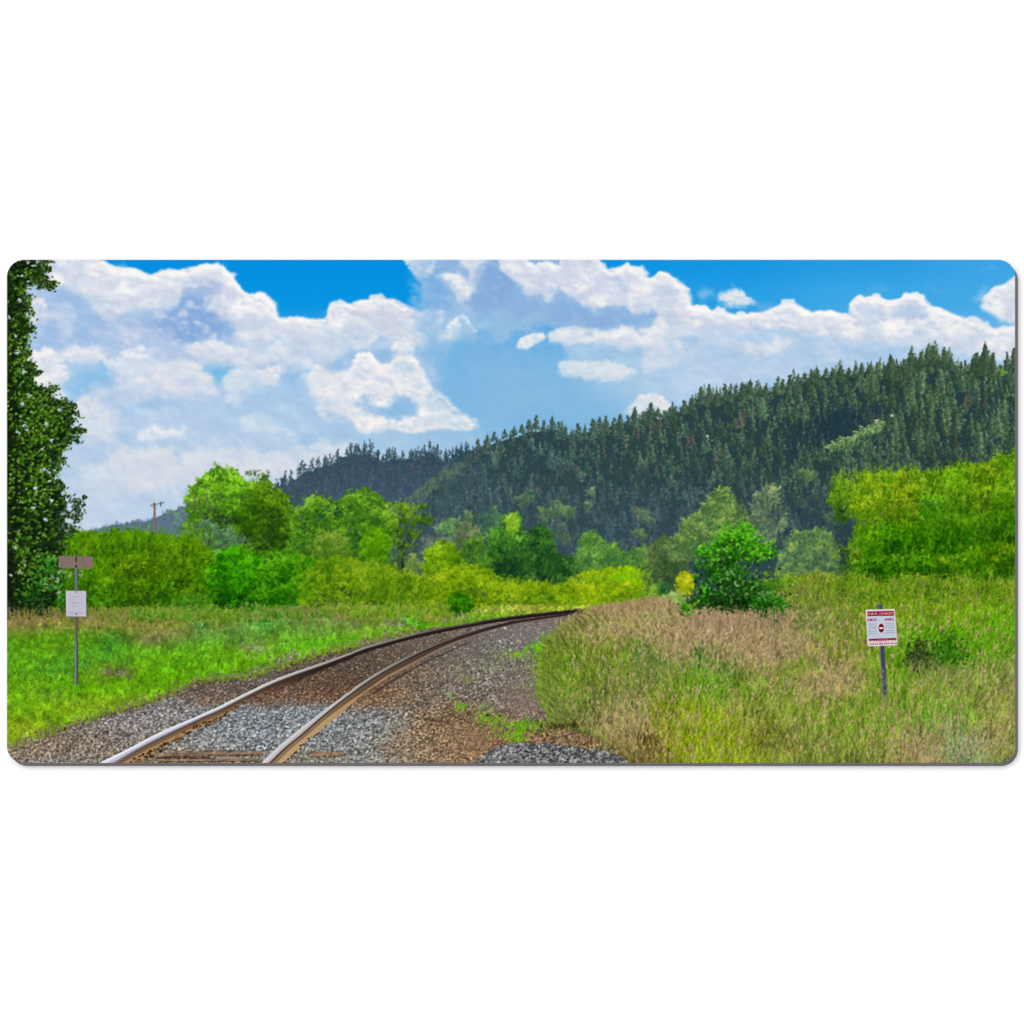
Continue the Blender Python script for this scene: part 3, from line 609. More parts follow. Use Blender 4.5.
# ------------------------------------------------------------------ broad-leaved trees and bushes
def bush(outline, pal, n, leaf=1.3, clump=6.0, pid=0, gaps=0.0, top=0.75, stretch=1.0, ragged=1.0, base=True, shade=0.9):
    """a leafy mass: an undercoat of shaded leaves, then clumps scattered through the outline, each dark below and lit above"""
    outline = rough(outline, 1.6 + ragged * 0.8)
    tint = np.array((rnd.uniform(.90, 1.10), rnd.uniform(.95, 1.02), rnd.uniform(.9, 1.15)), np.float32)
    pal = [c * tint for c in pal]
    a = np.array(outline, float); x0, y0 = a.min(0); x1, y1 = a.max(0)
    leaf = leaf * 0.82
    area = 0.5 * abs(np.dot(a[:, 0], np.roll(a[:, 1], 1)) - np.dot(a[:, 1], np.roll(a[:, 0], 1)))
    hgt = max(1.0, y1 - y0)
    if base: poly(outline, pal[0] * 0.55 + pal[1] * 0.45, pid, 0.9 if gaps == 0 else 0.45, 1.6, 2.5 * ragged, 5, rnd.randrange(999))
    # undercoat
    for k in range(int(area / (leaf * leaf) * (0.42 if base else 0.12))):
        x = rnd.uniform(x0, x1); y = rnd.uniform(y0, y1)
        if inside(outline, x, y):
            s = 0.30 + 0.34 * rnd.uniform(-1, 1) + 0.9 * nz2(x, y) + (0.5 - (y - y0) / hgt) * 0.35 * shade
            dab(x, y, leaf * 1.1, leaf * 0.7, rnd.uniform(-1.2, 1.2), ramp(pal, s), 0.8, pid)
    # feathered rim
    m_ = len(outline)
    for k in range(int(0.55 * sum(math.hypot(*(a[i] - a[i - 1])) for i in range(m_)) / leaf)):
        i = rnd.randrange(m_); t = rnd.random(); p_ = a[i] * t + a[i - 1] * (1 - t)
        dab(p_[0] + rnd.gauss(0, 1.3 * ragged), p_[1] + rnd.gauss(0, 1.3 * ragged), leaf * 0.9, leaf * 0.6, rnd.uniform(-1.2, 1.2), ramp(pal, 0.5 + rnd.uniform(-.3, .35)), 0.75, pid)
    cl = []
    tries = 0
    while len(cl) < n and tries < n * 30:
        tries += 1
        x = rnd.uniform(x0, x1); y = rnd.uniform(y0, y1)
        if inside(outline, x, y): cl.append((x, y))
    cl.sort(key=lambda p: p[1] + rnd.uniform(-6, 6))
    xm, rx_ = (x0 + x1) / 2, max(1.0, (x1 - x0) / 2)
    for (x, y) in cl:
        r = clump * rnd.uniform(0.6, 1.35)
        v = 1 - (y - y0) / hgt
        tone = rnd.uniform(-0.20, 0.20) + (v - 0.45) * 0.42 * shade + 0.7 * nz2(x, y)
        if v < .42 and rnd.random() < .45 * shade: tone -= .16
        # dark hollow under the spray
        for k in range(int(4 + r)):
            dab(x + rnd.gauss(0, r * .45), y + r * .55 + rnd.gauss(0, r * .22), leaf * rnd.uniform(.6, 1.2), leaf * .6, rnd.uniform(-1.2, 1.2), ramp(pal, 0.02 + 0.25 * rnd.random() + tone * .3), 0.62, pid)
        # a few sprigs fanning up and outwards, brightest at their tips
        for q in range(int(3 + r * 0.55)):
            an = rnd.gauss(0, 0.75) + 0.5 * (x - xm) / rx_
            l = r * rnd.uniform(0.6, 1.3) * stretch; bend = rnd.uniform(-0.5, 0.5)
            bx, by = x + rnd.gauss(0, r * .38), y + r * rnd.uniform(0, .6)
            m = max(3, int(l / (leaf * 0.75)))
            for k in range(m):
                t = (k + .5) / m
                w = an + bend * t
                px = bx + math.sin(w) * l * t + rnd.gauss(0, leaf * .55); py = by - math.cos(w) * l * t * .85 + rnd.gauss(0, leaf * .45)
                s = 0.16 + 0.46 * t + tone + rnd.uniform(-0.17, 0.17)
                lf = leaf * rnd.uniform(0.5, 1.05)
                dab(px, py, lf, lf * rnd.uniform(0.4, 0.75), w + 1.57 + rnd.uniform(-.8, .8), ramp(pal, s), 0.8, pid)

NL = fbm(XX[::3, ::3], YY[::3, ::3], 12, 3, 401, 0.6) * 0.7 + fbm(XX[::3, ::3], YY[::3, ::3], 34, 3, 405) * 0.6
def nz2(x, y):
    i = min(NL.shape[1] - 1, max(0, int((x - X0) * S / 3))); j = min(NL.shape[0] - 1, max(0, int((y - Y0) * S / 3)))
    return float(NL[j, i])

def twigs(n, x0, x1, y0, y1, length, lean, pal, pid, w=0.45, alpha=0.8):
    """upright leafy shoots (tall hedge plants and willow scrub)"""
    for y, x in sorted((rnd.uniform(y0, y1), rnd.uniform(x0, x1)) for _ in range(n)):
        l = length * rnd.uniform(0.5, 1.2); ln = rnd.gauss(lean, 0.22)
        stroke(x, y, x + ln * l, y - l, w * rnd.uniform(0.8, 1.4), w * 0.5, ramp(pal, rnd.random()), alpha, pid)

def thicket(spots, pal, n, leaf, clump, pid, shade=1.2, r=15):
    """a thicket grown from separate mounds, the far ones first"""
    for (x, y, k) in sorted(spots, key=lambda q: q[1]):
        t = rnd.uniform(0.86, 1.12); tint = np.array((rnd.uniform(.9, 1.1), 1, 1), np.float32)
        bush(ell(x, y, r * k * rnd.uniform(.8, 1.15), r * k * rnd.uniform(.8, 1.1)), [c * t * tint for c in pal], int(n * k), leaf, clump, pid, ragged=2.2, shade=shade)

def ell(cx, cy, rx, ry, n=18, j=0.12):
    return [(cx + rx * math.cos(t * 6.2832 / n) * (1 + rnd.uniform(-j, j)), cy + ry * math.sin(t * 6.2832 / n) * (1 + rnd.uniform(-j, j))) for t in range(n)]

SAGE = [C(54,82,62), C(96,134,76), C(138,176,90), C(178,206,124)]
SAGEB = [C(50,74,72), C(76,104,92), C(110,140,108), C(144,170,128)]
MID = [C(18,52,22), C(44,98,28), C(86,146,34), C(132,188,56)]
DEEP = [C(20,50,30), C(36,84,36), C(68,122,44), C(112,164,64)]
BRIGHT = [C(26,70,10), C(64,130,12), C(108,176,20), C(150,212,44)]
OLIVE = [C(30,56,6), C(62,106,10), C(98,146,16), C(138,178,34)]
YELG = [C(54,86,8), C(100,140,10), C(144,176,14), C(180,204,40)]
GOLD = [C(92,134,14), C(152,178,12), C(192,204,14), C(218,220,50)]
VIVID = [C(8,44,8), C(20,96,10), C(48,158,8), C(104,204,20)]

# --- far row in front of the hill foot, pale with distance
T = lambda label: part('printed_tree', label)
Bq = lambda label: part('printed_bush', label)
p = T('pale sage-green trees at the foot of the hill, left of centre')
bush(ell(452,532,16,13), SAGE, 26, 1.0, 4, p); bush(ell(436,545,16,14), SAGEB, 24, 1.0, 4, p); bush(ell(468,538,14,16), [C(70,84,72),C(104,122,92),C(136,152,104),C(160,176,122)], 22, 1.0, 4, p)
p = T('grey-green clump of trees low on the main hillside')
bush([(478,536),(480,520),(488,510),(495,506),(501,513),(505,526),(500,536)], [C(52,76,72),C(72,100,82),C(100,130,88),C(124,154,96)], 22, 1.0, 3.6, p)
for (x, y, r) in ((470,516,5),(523,500,6),(530,494,5),(545,514,6),(556,508,7),(562,528,5),(568,512,5),(588,507,4),(640,512,5),(648,518,4),(640,534,5),(592,492,3),(565,538,5)):
    bush(ell(x, y, r, r * 1.1), [C(60,84,72),C(88,116,82),C(118,146,90),C(148,172,112)], 6, 0.9, 3, HILL_R, gaps=1)
p = T('pale green grove of young trees right of the track vanishing point')
bush([(575,582),(577,548),(584,534),(592,530),(600,536),(607,545),(618,544),(626,552),(634,548),(646,544),(652,556),(652,582)], [C(56,92,48),C(92,136,54),C(126,172,64),C(160,200,92)], 66, 1.05, 4.2, p)
p = T('grey-green trees behind the yellow flowers')
bush([(640,588),(643,556),(652,545),(664,535),(676,538),(688,545),(690,590)], [C(44,76,44),C(76,112,62),C(112,146,78),C(146,172,100)], 52, 1.05, 4.2, p)
bush([(648,586),(655,560),(672,555),(680,570),(680,592)], [C(36,68,46),C(60,98,56),C(88,126,66),C(120,152,84)], 28, 1.0, 3.6, p)
p = T('sage-green birch-like trees below the conifers at right of centre')
bush([(672,560),(674,536),(680,526),(690,516),(702,508),(710,494),(718,487),(728,488),(736,498),(744,510),(752,520),(760,540),(765,560)], [C(60,92,62),C(102,142,72),C(144,182,84),C(184,210,116)], 92, 1.1, 4.4, p)
bush([(750,540),(752,505),(760,490),(768,482),(776,486),(784,496),(788,515),(780,535),(770,545)], [C(60,88,72),C(92,126,90),C(126,160,106),C(160,188,130)], 42, 1.05, 4.0, p, gaps=1)
bush(ell(806,475,9,6), [C(60,84,66),C(90,120,78),C(124,152,88),C(150,176,112)], 8, 0.9, 3, p, gaps=1)
for k in range(70):
    x = rnd.uniform(770, 850); y = rnd.uniform(500, 552)
    conifer(x, y, rnd.uniform(9, 15), 2.4, C(34,54,72), C(70,98,92), HILL_R)
p = Bq('pale round bush in front of the dark conifers')
bush([(778,578),(780,552),(788,540),(796,530),(806,532),(818,528),(830,534),(838,552),(838,578)], [C(60,90,76),C(104,140,84),C(150,182,84),C(182,202,104)], 62, 1.1, 4.4, p)
bush(ell(832,520,8,9), [C(44,72,66),C(72,106,72),C(108,142,78),C(140,170,96)], 12, 1, 3.6, p, gaps=1)

# --- middle row, left to right
pm1 = T('mid-green tree standing left of the dark green pair')
bush([(458,570),(462,552),(466,540),(474,535),(482,540),(488,552),(490,572)], [C(40,76,34),C(72,118,36),C(108,158,44),C(144,188,66)], 34, 1.05, 4, pm1)
pm2 = T('tall green tree with a pale crown top at the centre')
bush([(486,580),(488,556),(492,534),(500,527),(504,518),(511,512),(519,516),(521,527),(526,540),(533,560),(536,582)], [C(30,66,34),C(58,108,34),C(94,154,40),C(136,190,66)], 74, 1.15, 4.6, pm2)
bush(ell(512,522,8,9), [C(92,140,30),C(122,178,36),C(150,204,60),C(168,214,80)], 12, 1.0, 3.2, pm2)
bush([(492,578),(498,560),(520,556),(532,570),(530,582)], [C(18,48,26),C(36,78,28),C(60,108,34),C(92,140,50)], 24, 1.1, 4, pm2)
pm3 = T('dark green tree just right of the tallest centre tree')
bush([(526,582),(526,548),(530,532),(536,526),(544,525),(550,532),(554,544),(562,556),(575,562),(578,582)], [C(24,58,32),C(48,92,34),C(80,136,42),C(122,174,66)], 66, 1.15, 4.6, pm3)
for (x, y) in ((538,572),(540,560),(512,572),(500,566),(534,545),(543,580),(504,552)):
    for k in range(16): dab(x + rnd.gauss(0, 2.2), y + rnd.gauss(0, 4), 1.3, 0.9, rnd.uniform(-1, 1), C(16,46,26) * rnd.uniform(.8, 1.3), 0.8, pm3)
stroke(533,582,533,572,0.8,0.6,C(128,128,84),0.9,pm3)
pm4 = Bq('lime green bush left of the centre trees')
bush([(424,575),(426,552),(434,544),(444,541),(454,545),(460,556),(468,566),(472,578)], [C(54,100,10),C(92,156,10),C(130,196,16),C(164,220,50)], 48, 1.15, 4.6, pm4)

# back trees of the left half
ptA = T('bright green round tree against the sky, left of the hill')
bush([(188,548),(186,510),(190,492),(197,480),(206,474),(214,470),(224,470),(232,468),(240,476),(248,482),(256,480),(262,488),(266,500),(262,530),(240,548)], [C(32,72,18),C(74,136,18),C(116,188,28),C(160,222,64)], 120, 1.25, 5.4, ptA, ragged=2)
for k in range(55): dab(rnd.gauss(196, 7), rnd.gauss(505, 8), 1.4, 0.9, rnd.uniform(-1, 1), ramp([C(96,92,92), C(70,84,60), C(120,126,96)], rnd.random()), 0.6, ptA)
for k in range(60): dab(rnd.gauss(222, 9), rnd.gauss(520, 6), 1.6, 1.1, rnd.uniform(-1, 1), ramp([C(28,44,44), C(50,64,52), C(30,58,22)], rnd.random()), 0.8, ptA)
stroke(207,506,208,488,0.5,0.4,C(124,116,100),0.7,ptA); stroke(212,510,218,490,0.5,0.3,C(104,104,84),0.6,ptA)
ptB = T('olive green tree behind the bright round tree')
bush([(232,560),(234,520),(246,500),(256,486),(262,474),(268,477),(273,488),(284,492),(292,510),(298,535),(296,560)], [C(26,58,14),C(58,106,12),C(92,146,18),C(136,180,40)], 105, 1.25, 5, ptB, ragged=1.5)
for (x, y, r) in ((258,474,4),(266,475,4),(249,473,2.5)):
    for k in range(14): dab(x + rnd.gauss(0, r * .6), y + rnd.gauss(0, r * .6), 1.2, .9, 0, C(92,126,76) * rnd.uniform(.7, 1.2), 0.8, ptB)
for k in range(46): dab(rnd.gauss(264, 9), rnd.gauss(551, 6), 1.4, 1.0, rnd.uniform(-1, 1), C(14,40,12) * rnd.uniform(.7, 1.5), 0.85, ptB)
ptC = T('light green tree in front of the wooded knoll')
bush([(290,562),(292,515),(300,508),(306,500),(318,497),(330,499),(338,500),(346,492),(358,491),(370,490),(380,496),(388,504),(392,530),(390,562)], [C(34,78,20),C(78,138,22),C(118,178,34),C(156,206,66)], 150, 1.25, 5, ptC, ragged=1.8)
for (x, y, sx_, sy_) in ((348,535,5,8),(302,530,3,10),(362,545,4,6),(322,516,4,3),(338,510,3,4)):
    for k in range(34): dab(x + rnd.gauss(0, sx_), y + rnd.gauss(0, sy_), 1.3, 1.0, rnd.uniform(-1, 1), ramp([C(10,60,20), C(24,84,34), C(84,100,80)], rnd.random()), 0.75, ptC)
bush(ell(376,545,15,18), [C(40,100,8),C(84,152,10),C(118,184,20),C(150,208,44)], 30, 1.2, 4.6, ptC)
bush(ell(330,548,20,16), [C(52,100,22),C(88,134,32),C(120,160,48),C(150,186,72)], 34, 1.15, 4.6, ptC)
ptD = T('leaning tree with a dark trunk at the right end of the left grove')
stroke(401,566,408,535,2.2,1.1,C(30,44,34),0.9,ptD); stroke(407,540,418,520,1.1,0.6,C(52,66,44),0.9,ptD); stroke(404,548,396,525,1.0,0.5,C(50,60,46),0.8,ptD)
bush([(394,548),(392,520),(394,505),(402,498),(410,503),(420,505),(426,506),(427,514),(431,516),(429,524),(421,525),(417,536),(412,548)], [C(32,74,16),C(70,126,18),C(104,168,26),C(146,200,52)], 46, 1.2, 4.4, ptD, base=False)
for k in range(60): dab(rnd.gauss(402, 5), rnd.gauss(556, 7), 1.5, 1.0, rnd.uniform(-1, 1), ramp([C(22,44,28), C(40,64,36), C(84,104,66)], rnd.random()), 0.8, ptD)
bush(ell(413,562,6,9), [C(60,92,50),C(92,126,60),C(122,156,74),C(150,180,96)], 10, 1.0, 3.6, ptD)
psg = Bq('grey-green shrub with whitish leaves below the bright round tree')
bush([(178,548),(182,532),(192,524),(202,519),(212,522),(220,530),(232,528),(243,536),(246,552)], [C(44,66,50),C(76,118,66),C(118,160,92),C(168,200,142)], 52, 1.15, 4, psg, ragged=1.5)
for k in range(30): dab(rnd.gauss(203, 4), rnd.gauss(541, 4), 1.2, 0.9, rnd.uniform(-1, 1), C(92,84,92) * rnd.uniform(.6, 1.2), 0.7, psg)

# tall hedge on the left
HG = part('printed_hedge', 'tall green hedge of leafy shoots behind the left sign')
hedge = [(56,616),(60,545),(68,536),(80,533),(94,532),(108,533),(118,530),(130,530),(142,533),(152,536),(160,533),(170,537),(184,539),(198,542),(208,548),(216,556),(218,585),(216,612)]
bush(hedge, [C(20,54,4),C(64,122,6),C(100,160,8),C(146,196,26)], 300, 1.25, 5.2, HG, shade=0.45)
thicket([(x + rnd.uniform(-5, 5), y + rnd.uniform(-3, 3), k) for (x, y, k) in ((70,546,.7),(90,545,.8),(112,543,.8),(134,543,.8),(160,547,.8),(186,552,.8),(206,560,.8),(76,566,.8),(100,566,.9),(126,566,.9),(152,568,.9),(180,572,.9),(202,582,.9),(84,588,.8),(112,590,.8),(140,592,.9),(168,594,.9),(194,598,.8))], [C(20,52,4),C(66,124,6),C(102,162,8),C(148,198,28)], 15, 1.15, 4.4, HG, 1.2)
twigs(1100, 62, 214, 540, 600, 12, 0.12, [C(34,72,4), C(70,126,6), C(100,158,8), C(140,184,26)], HG, 0.38, 0.45)
twigs(160, 62, 205, 531, 545, 8, 0.1, [C(60,118,6), C(92,156,10), C(128,186,24)], HG, 0.4, 0.7)
for (x, y, sx_, sy_, col, n) in ((176,592,12,8,C(58,92,8),90),(143,598,8,8,C(46,78,10),60),(180,580,5,6,C(28,54,8),34),(152,570,7,16,C(80,122,10),70),(100,600,14,8,C(84,160,20),90),(92,590,10,6,C(34,84,12),60),(160,603,20,3,C(72,112,16),50),(130,560,8,4,C(132,160,14),30),(118,575,3,10,C(110,140,16),24),(112,596,6,8,C(44,72,20),30)):
    for k in range(n): dab(x + rnd.gauss(0, sx_), y + rnd.gauss(0, sy_), 1.4, 0.8, rnd.uniform(-1.2, 1.2), col * rnd.uniform(.6, 1.35), 0.75, HG)
# bright bushes behind the left verge
pb1 = Bq('bright green leafy bush behind the left verge')
bush([(206,612),(208,572),(216,556),(226,548),(240,546),(254,550),(262,560),(268,580),(272,612)], [C(16,66,4),C(46,132,4),C(82,176,8),C(124,206,26)], 110, 1.3, 5.2, pb1)
for k in range(90): dab(rnd.gauss(234, 14), rnd.gauss(605, 5), 1.5, 1, rnd.uniform(-1, 1), C(12,52,8) * rnd.uniform(.6, 1.7), 0.8, pb1)
pb2 = Bq('bright green spreading bush below the olive tree')
bush([(258,608),(258,572),(266,560),(280,552),(296,553),(310,556),(324,562),(334,574),(340,606)], [C(18,70,6),C(56,132,6),C(92,174,12),C(134,202,36)], 120, 1.3, 5.2, pb2)
for k in range(70): dab(rnd.gauss(335, 8), rnd.gauss(588, 7), 1.5, 1, rnd.uniform(-1, 1), C(20,72,8) * rnd.uniform(.6, 1.6), 0.8, pb2)
pb3 = Bq('yellow-green bush sloping down towards the track')
bush([(300,606),(302,574),(318,560),(340,556),(360,560),(382,564),(400,570),(420,576),(440,580),(446,606),(380,612)], [C(46,98,10),C(96,152,14),C(132,180,24),C(168,202,56)], 150, 1.25, 5, pb3, shade=0.5)
twigs(420, 330, 445, 568, 606, 8, 0.25, [C(70,110,8), C(116,152,12), C(150,176,24), C(178,190,50)], pb3, 0.38, 0.45)
for (x, y, n) in ((332,604,40),(372,604,36),(346,592,40),(322,600,34)):
    for k in range(n): dab(x + rnd.gauss(0, 7), y + rnd.gauss(0, 3), 1.3, .9, rnd.uniform(-1, 1), C(50,70,24) * rnd.uniform(.6, 1.5), 0.7, pb3)
pb4 = Bq('long band of yellow-green shrubs along the far verge')
bush([(424,612),(428,582),(440,570),(456,566),(472,566),(484,568),(496,576),(512,582),(530,582),(550,584),(566,584),(572,600),(560,606),(520,606),(470,612)], [C(64,106,8),C(120,164,10),C(154,192,16),C(184,208,48)], 190, 1.2, 4.4, pb4, shade=0.3)
for (x, y) in ((484,598),(496,602),(511,601),(472,594),(550,597)):
    for k in range(20): dab(x + rnd.gauss(0, 3), y + rnd.gauss(0, 4), 1.2, .8, rnd.uniform(-1, 1), C(74,104,24) * rnd.uniform(.6, 1.3), 0.75, pb4)
pb5 = Bq('small dark green bush beside the far verge')
bush([(446,616),(448,598),(456,592),(466,596),(474,606),(472,618),(460,618)], [C(24,72,8),C(52,120,6),C(92,164,10),C(124,190,20)], 34, 1.2, 4, pb5)
pgd = Bq('bright yellow flowering goldenrod patch beyond the curve')
bush([(562,604),(566,584),(576,576),(590,571),(610,568),(628,568),(640,574),(646,588),(640,602),(600,606)], GOLD, 120, 1.15, 4.2, pgd, shade=0.3)
bush([(606,580),(620,566),(640,568),(642,582)], [C(100,150,6),C(150,190,6),C(180,208,10),C(190,214,20)], 20, 1.1, 4, pgd)
for k in range(40): dab(rnd.gauss(624, 7), rnd.gauss(597, 2.5), 1.3, .8, rnd.uniform(-1, 1), C(84,120,14) * rnd.uniform(.6, 1.3), 0.75, pgd)
for k in range(30): dab(rnd.gauss(570, 5), rnd.gauss(592, 4), 1.3, .8, rnd.uniform(-1, 1), C(92,128,14) * rnd.uniform(.6, 1.3), 0.75, pgd)
pgn = Bq('small blue-green bush behind the tan grass crest')
bush([(640,604),(646,590),(656,584),(670,588),(680,600),(684,606),(660,610)], [C(60,100,14),C(100,150,20),C(132,182,40),C(160,200,80)], 30, 1.1, 4, pgn)
bush(ell(664,588,6,5), [C(30,76,34),C(54,108,54),C(90,140,80),C(120,164,100)], 9, 1.0, 3.4, pgn)
bush(ell(684,584,9,12), [C(110,140,14),C(160,182,14),C(192,204,24),C(210,216,60)], 14, 1.1, 4, pgn)
bush(ell(676,598,12,6), [C(130,140,70),C(160,174,80),C(184,196,110),C(210,214,150)], 10, 1.1, 4, pgn)

# right hand hedge
RH = part('printed_hedge', 'tall bright green thicket at the right edge below the conifers')
RHP = [C(40,84,8),C(94,142,14),C(134,176,22),C(172,204,48)]
bush([(834,520),(836,508),(829,496),(834,484),(842,477),(852,486),(856,500),(852,514),(844,522)], [C(44,88,20),C(84,132,26),C(120,164,36),C(156,192,60)], 44, 1.2, 4.6, RH, ragged=2)
bush([(852,560),(856,524),(856,494),(858,478),(870,473),(882,471),(896,474),(908,470),(920,474),(934,473),(946,470),(956,463),(966,461),(976,466),(988,463),(996,458),(1006,456),(1018,450),(1024,450),(1024,590),(900,590)], RHP, 330, 1.35, 6, RH, shade=0.9, ragged=2)
bush([(842,582),(844,566),(849,552),(852,540),(860,536),(866,552),(866,588)], [C(30,70,14),C(66,116,16),C(104,156,24),C(146,186,44)], 40, 1.3, 5, RH, ragged=2)
bush([(850,588),(856,564),(864,548),(872,540),(880,528),(896,524),(914,522),(934,528),(952,522),(972,518),(990,520),(1008,512),(1024,508),(1024,592),(940,592)], [C(16,60,2),C(52,116,4),C(90,156,8),C(142,188,24)], 200, 1.3, 6, RH, shade=0.9, base=False, ragged=2)
thicket([(x + rnd.uniform(-5, 5), y + rnd.uniform(-4, 4), k) for (x, y, k) in ((868,486,.8),(888,483,.8),(908,484,.9),(930,485,.9),(950,482,.9),(968,476,.9),(990,474,.9),(1010,468,.9),(862,508,.8),(884,506,.9),(908,508,.9),(934,508,.9),(958,506,1),(984,502,1),(1008,498,1))], RHP, 16, 1.2, 4.6, RH)
thicket([(x + rnd.uniform(-5, 5), y + rnd.uniform(-4, 4), k) for (x, y, k) in ((866,548,.9),(890,540,1),(912,536,1),(936,540,1),(962,538,1),(988,534,1),(1010,530,1),(872,568,.8),(898,566,.9),(924,564,.9),(950,566,.9),(976,562,.9),(1004,560,1))], [C(12,54,2),C(50,118,4),C(94,162,8),C(150,196,26)], 18, 1.2, 4.6, RH, 1.5)
twigs(900, 856, 1020, 515, 590, 14, 0.10, [C(20,64,2), C(56,118,4), C(96,160,8), C(152,198,28)], RH, 0.42, 0.5)
for (x, y, sx_, sy_, n, col) in ((866,572,8,7,110,C(22,52,8)),(893,556,5,14,100,C(20,74,8)),(922,562,3,14,70,C(26,80,6)),(905,575,14,5,70,C(30,76,8)),(985,530,12,14,80,C(82,110,30)),(960,548,8,16,90,C(34,100,6)),(870,522,10,5,50,C(66,98,40)),(925,505,10,4,40,C(70,110,40)),(985,495,2,8,30,C(60,90,20)),(846,556,5,10,60,C(30,60,34)),(842,520,4,8,40,C(40,66,44)),(1000,562,10,10,80,C(50,100,10)),(940,575,6,8,60,C(40,84,10)),(975,575,6,8,60,C(40,84,10))):
    for k in range(n): dab(x + rnd.gauss(0, sx_), y + rnd.gauss(0, sy_), 1.4, 0.9, rnd.uniform(-1.2, 1.2), col * rnd.uniform(.55, 1.35), 0.6, RH)
p = part('printed_bush', 'low rounded green shrub at the foot of the left hedge')
bush(ell(192,604,20,9), [C(44,96,14),C(76,136,22),C(104,164,34),C(136,186,64)], 34, 1.1, 4, p, ragged=1.5)
twigs(420, 834, 1020, 472, 500, 9, 0.08, [C(70,120,10), C(112,164,16), C(150,190,30), C(176,208,60)], RH, 0.4, 0.7)
twigs(240, 62, 216, 533, 560, 8, 0.08, [C(50,104,6), C(90,150,10), C(134,186,26)], HG, 0.4, 0.65)
for (x, y, r) in ((846,574,8),(838,580,6),(858,580,9),(852,552,6),(828,582,5)):
    bush(ell(x, y, r, r * .9), [C(28,66,10),C(72,122,14),C(112,160,24),C(150,188,50)], 7, 1.1, 4, RH, base=False, ragged=2)
# bridging leaves where neighbouring shrubs grow into one another
for (x0, y0, x1, y1, n, w, cols) in ((205,555,212,605,150,5,[C(28,70,8), C(80,140,12), C(110,170,24)]),(262,565,262,600,110,5,[C(20,74,8), C(70,146,10), C(108,184,20)]),(300,566,312,604,150,6,[C(34,84,8), C(82,144,12), C(128,178,20)]),(288,500,300,556,110,4,[C(40,84,16), C(84,138,22), C(120,172,34)]),(385,505,398,560,90,4,[C(50,80,40), C(90,140,30), C(120,170,44)]),(424,578,446,602,120,6,[C(70,106,10), C(124,158,10), C(156,180,24)]),(240,550,300,556,150,4,[C(36,84,10), C(76,136,16), C(116,172,28)]),(300,558,400,568,170,5,[C(60,110,16), C(104,152,20), C(140,178,34)]),(440,568,480,574,90,4,[C(90,140,10), C(134,170,14), C(160,192,30)]),(486,578,560,584,140,4,[C(40,84,20), C(110,150,14), C(150,180,20)]),(566,580,650,574,120,4,[C(96,140,30), C(150,180,20), C(110,160,50)]),(570,560,580,580,60,4,[C(40,84,34), C(80,130,44), C(110,160,60)]),(645,560,650,590,80,4,[C(60,100,44), C(110,150,50), C(140,170,60)]),(668,540,678,560,60,4,[C(70,104,64), C(110,146,76), C(140,176,96)]),(760,520,780,560,70,5,[C(50,76,72), C(84,114,88), C(120,150,100)]),(828,540,840,575,90,5,[C(40,74,40), C(80,120,50), C(120,160,50)])):
    for k in range(n):
        t = rnd.random(); dab(x0 + (x1 - x0) * t + rnd.gauss(0, w), y0 + (y1 - y0) * t + rnd.gauss(0, w * .6), 1.2, .8, rnd.uniform(-1.2, 1.2), ramp(cols, rnd.random()), .72, 0)
fray(2.0, 5.0, 601, 452)
# utility pole behind the hedge
UP = part('printed_utility_pole', 'weathered wooden utility pole above the left hedge')
UC = part('printed_crossarm', None, UP)
stroke(154.2,503.5,155.3,534,1.15,1.25,C(110,98,84),1.0,UP); stroke(153.6,504,154.6,534,0.4,0.4,C(146,132,112),0.7,UP)
stroke(150.8,505.6,163.4,502.6,0.45,0.45,C(92,92,96),0.9,UC)
stroke(160.6,502.6,160.8,505.6,0.8,0.8,C(70,86,110),0.9,UC); stroke(163.2,501.6,163.5,503.2,0.45,0.4,C(96,100,110),0.8,UC); stroke(151.2,504.6,151,506,0.45,0.4,C(96,100,110),0.8,UC)

# ------------------------------------------------------------------ ground: verge, ballast, meadow
GRL = part('printed_grass', 'bright green mown-looking verge on the left of the track')
GRR = part('printed_grass', 'tall meadow of green and tan grass on the right')
TRK = part('printed_railway_track', 'single railway track curving away to the right')
BAL = part('printed_ballast', 'grey and brown stone ballast around the rails', TRK)

verge_top = [(0,612),(30,611),(50,612),(80,611),(110,610),(150,609),(200,611),(240,612),(270,609),(300,607),(330,607),(360,606),(390,608),(420,612),(440,615),(460,617),(480,608),(500,605),(530,604),(560,604),(600,604),(640,604),(680,606),(720,612)]
poly(verge_top + [(720,650),(600,640),(583,612),(540,617),(470,627),(416,640),(350,660),(245,700),(150,745),(0,770)], C(96,150,24), GRL, 1.0, 1.2, 2.0, 8, 5)

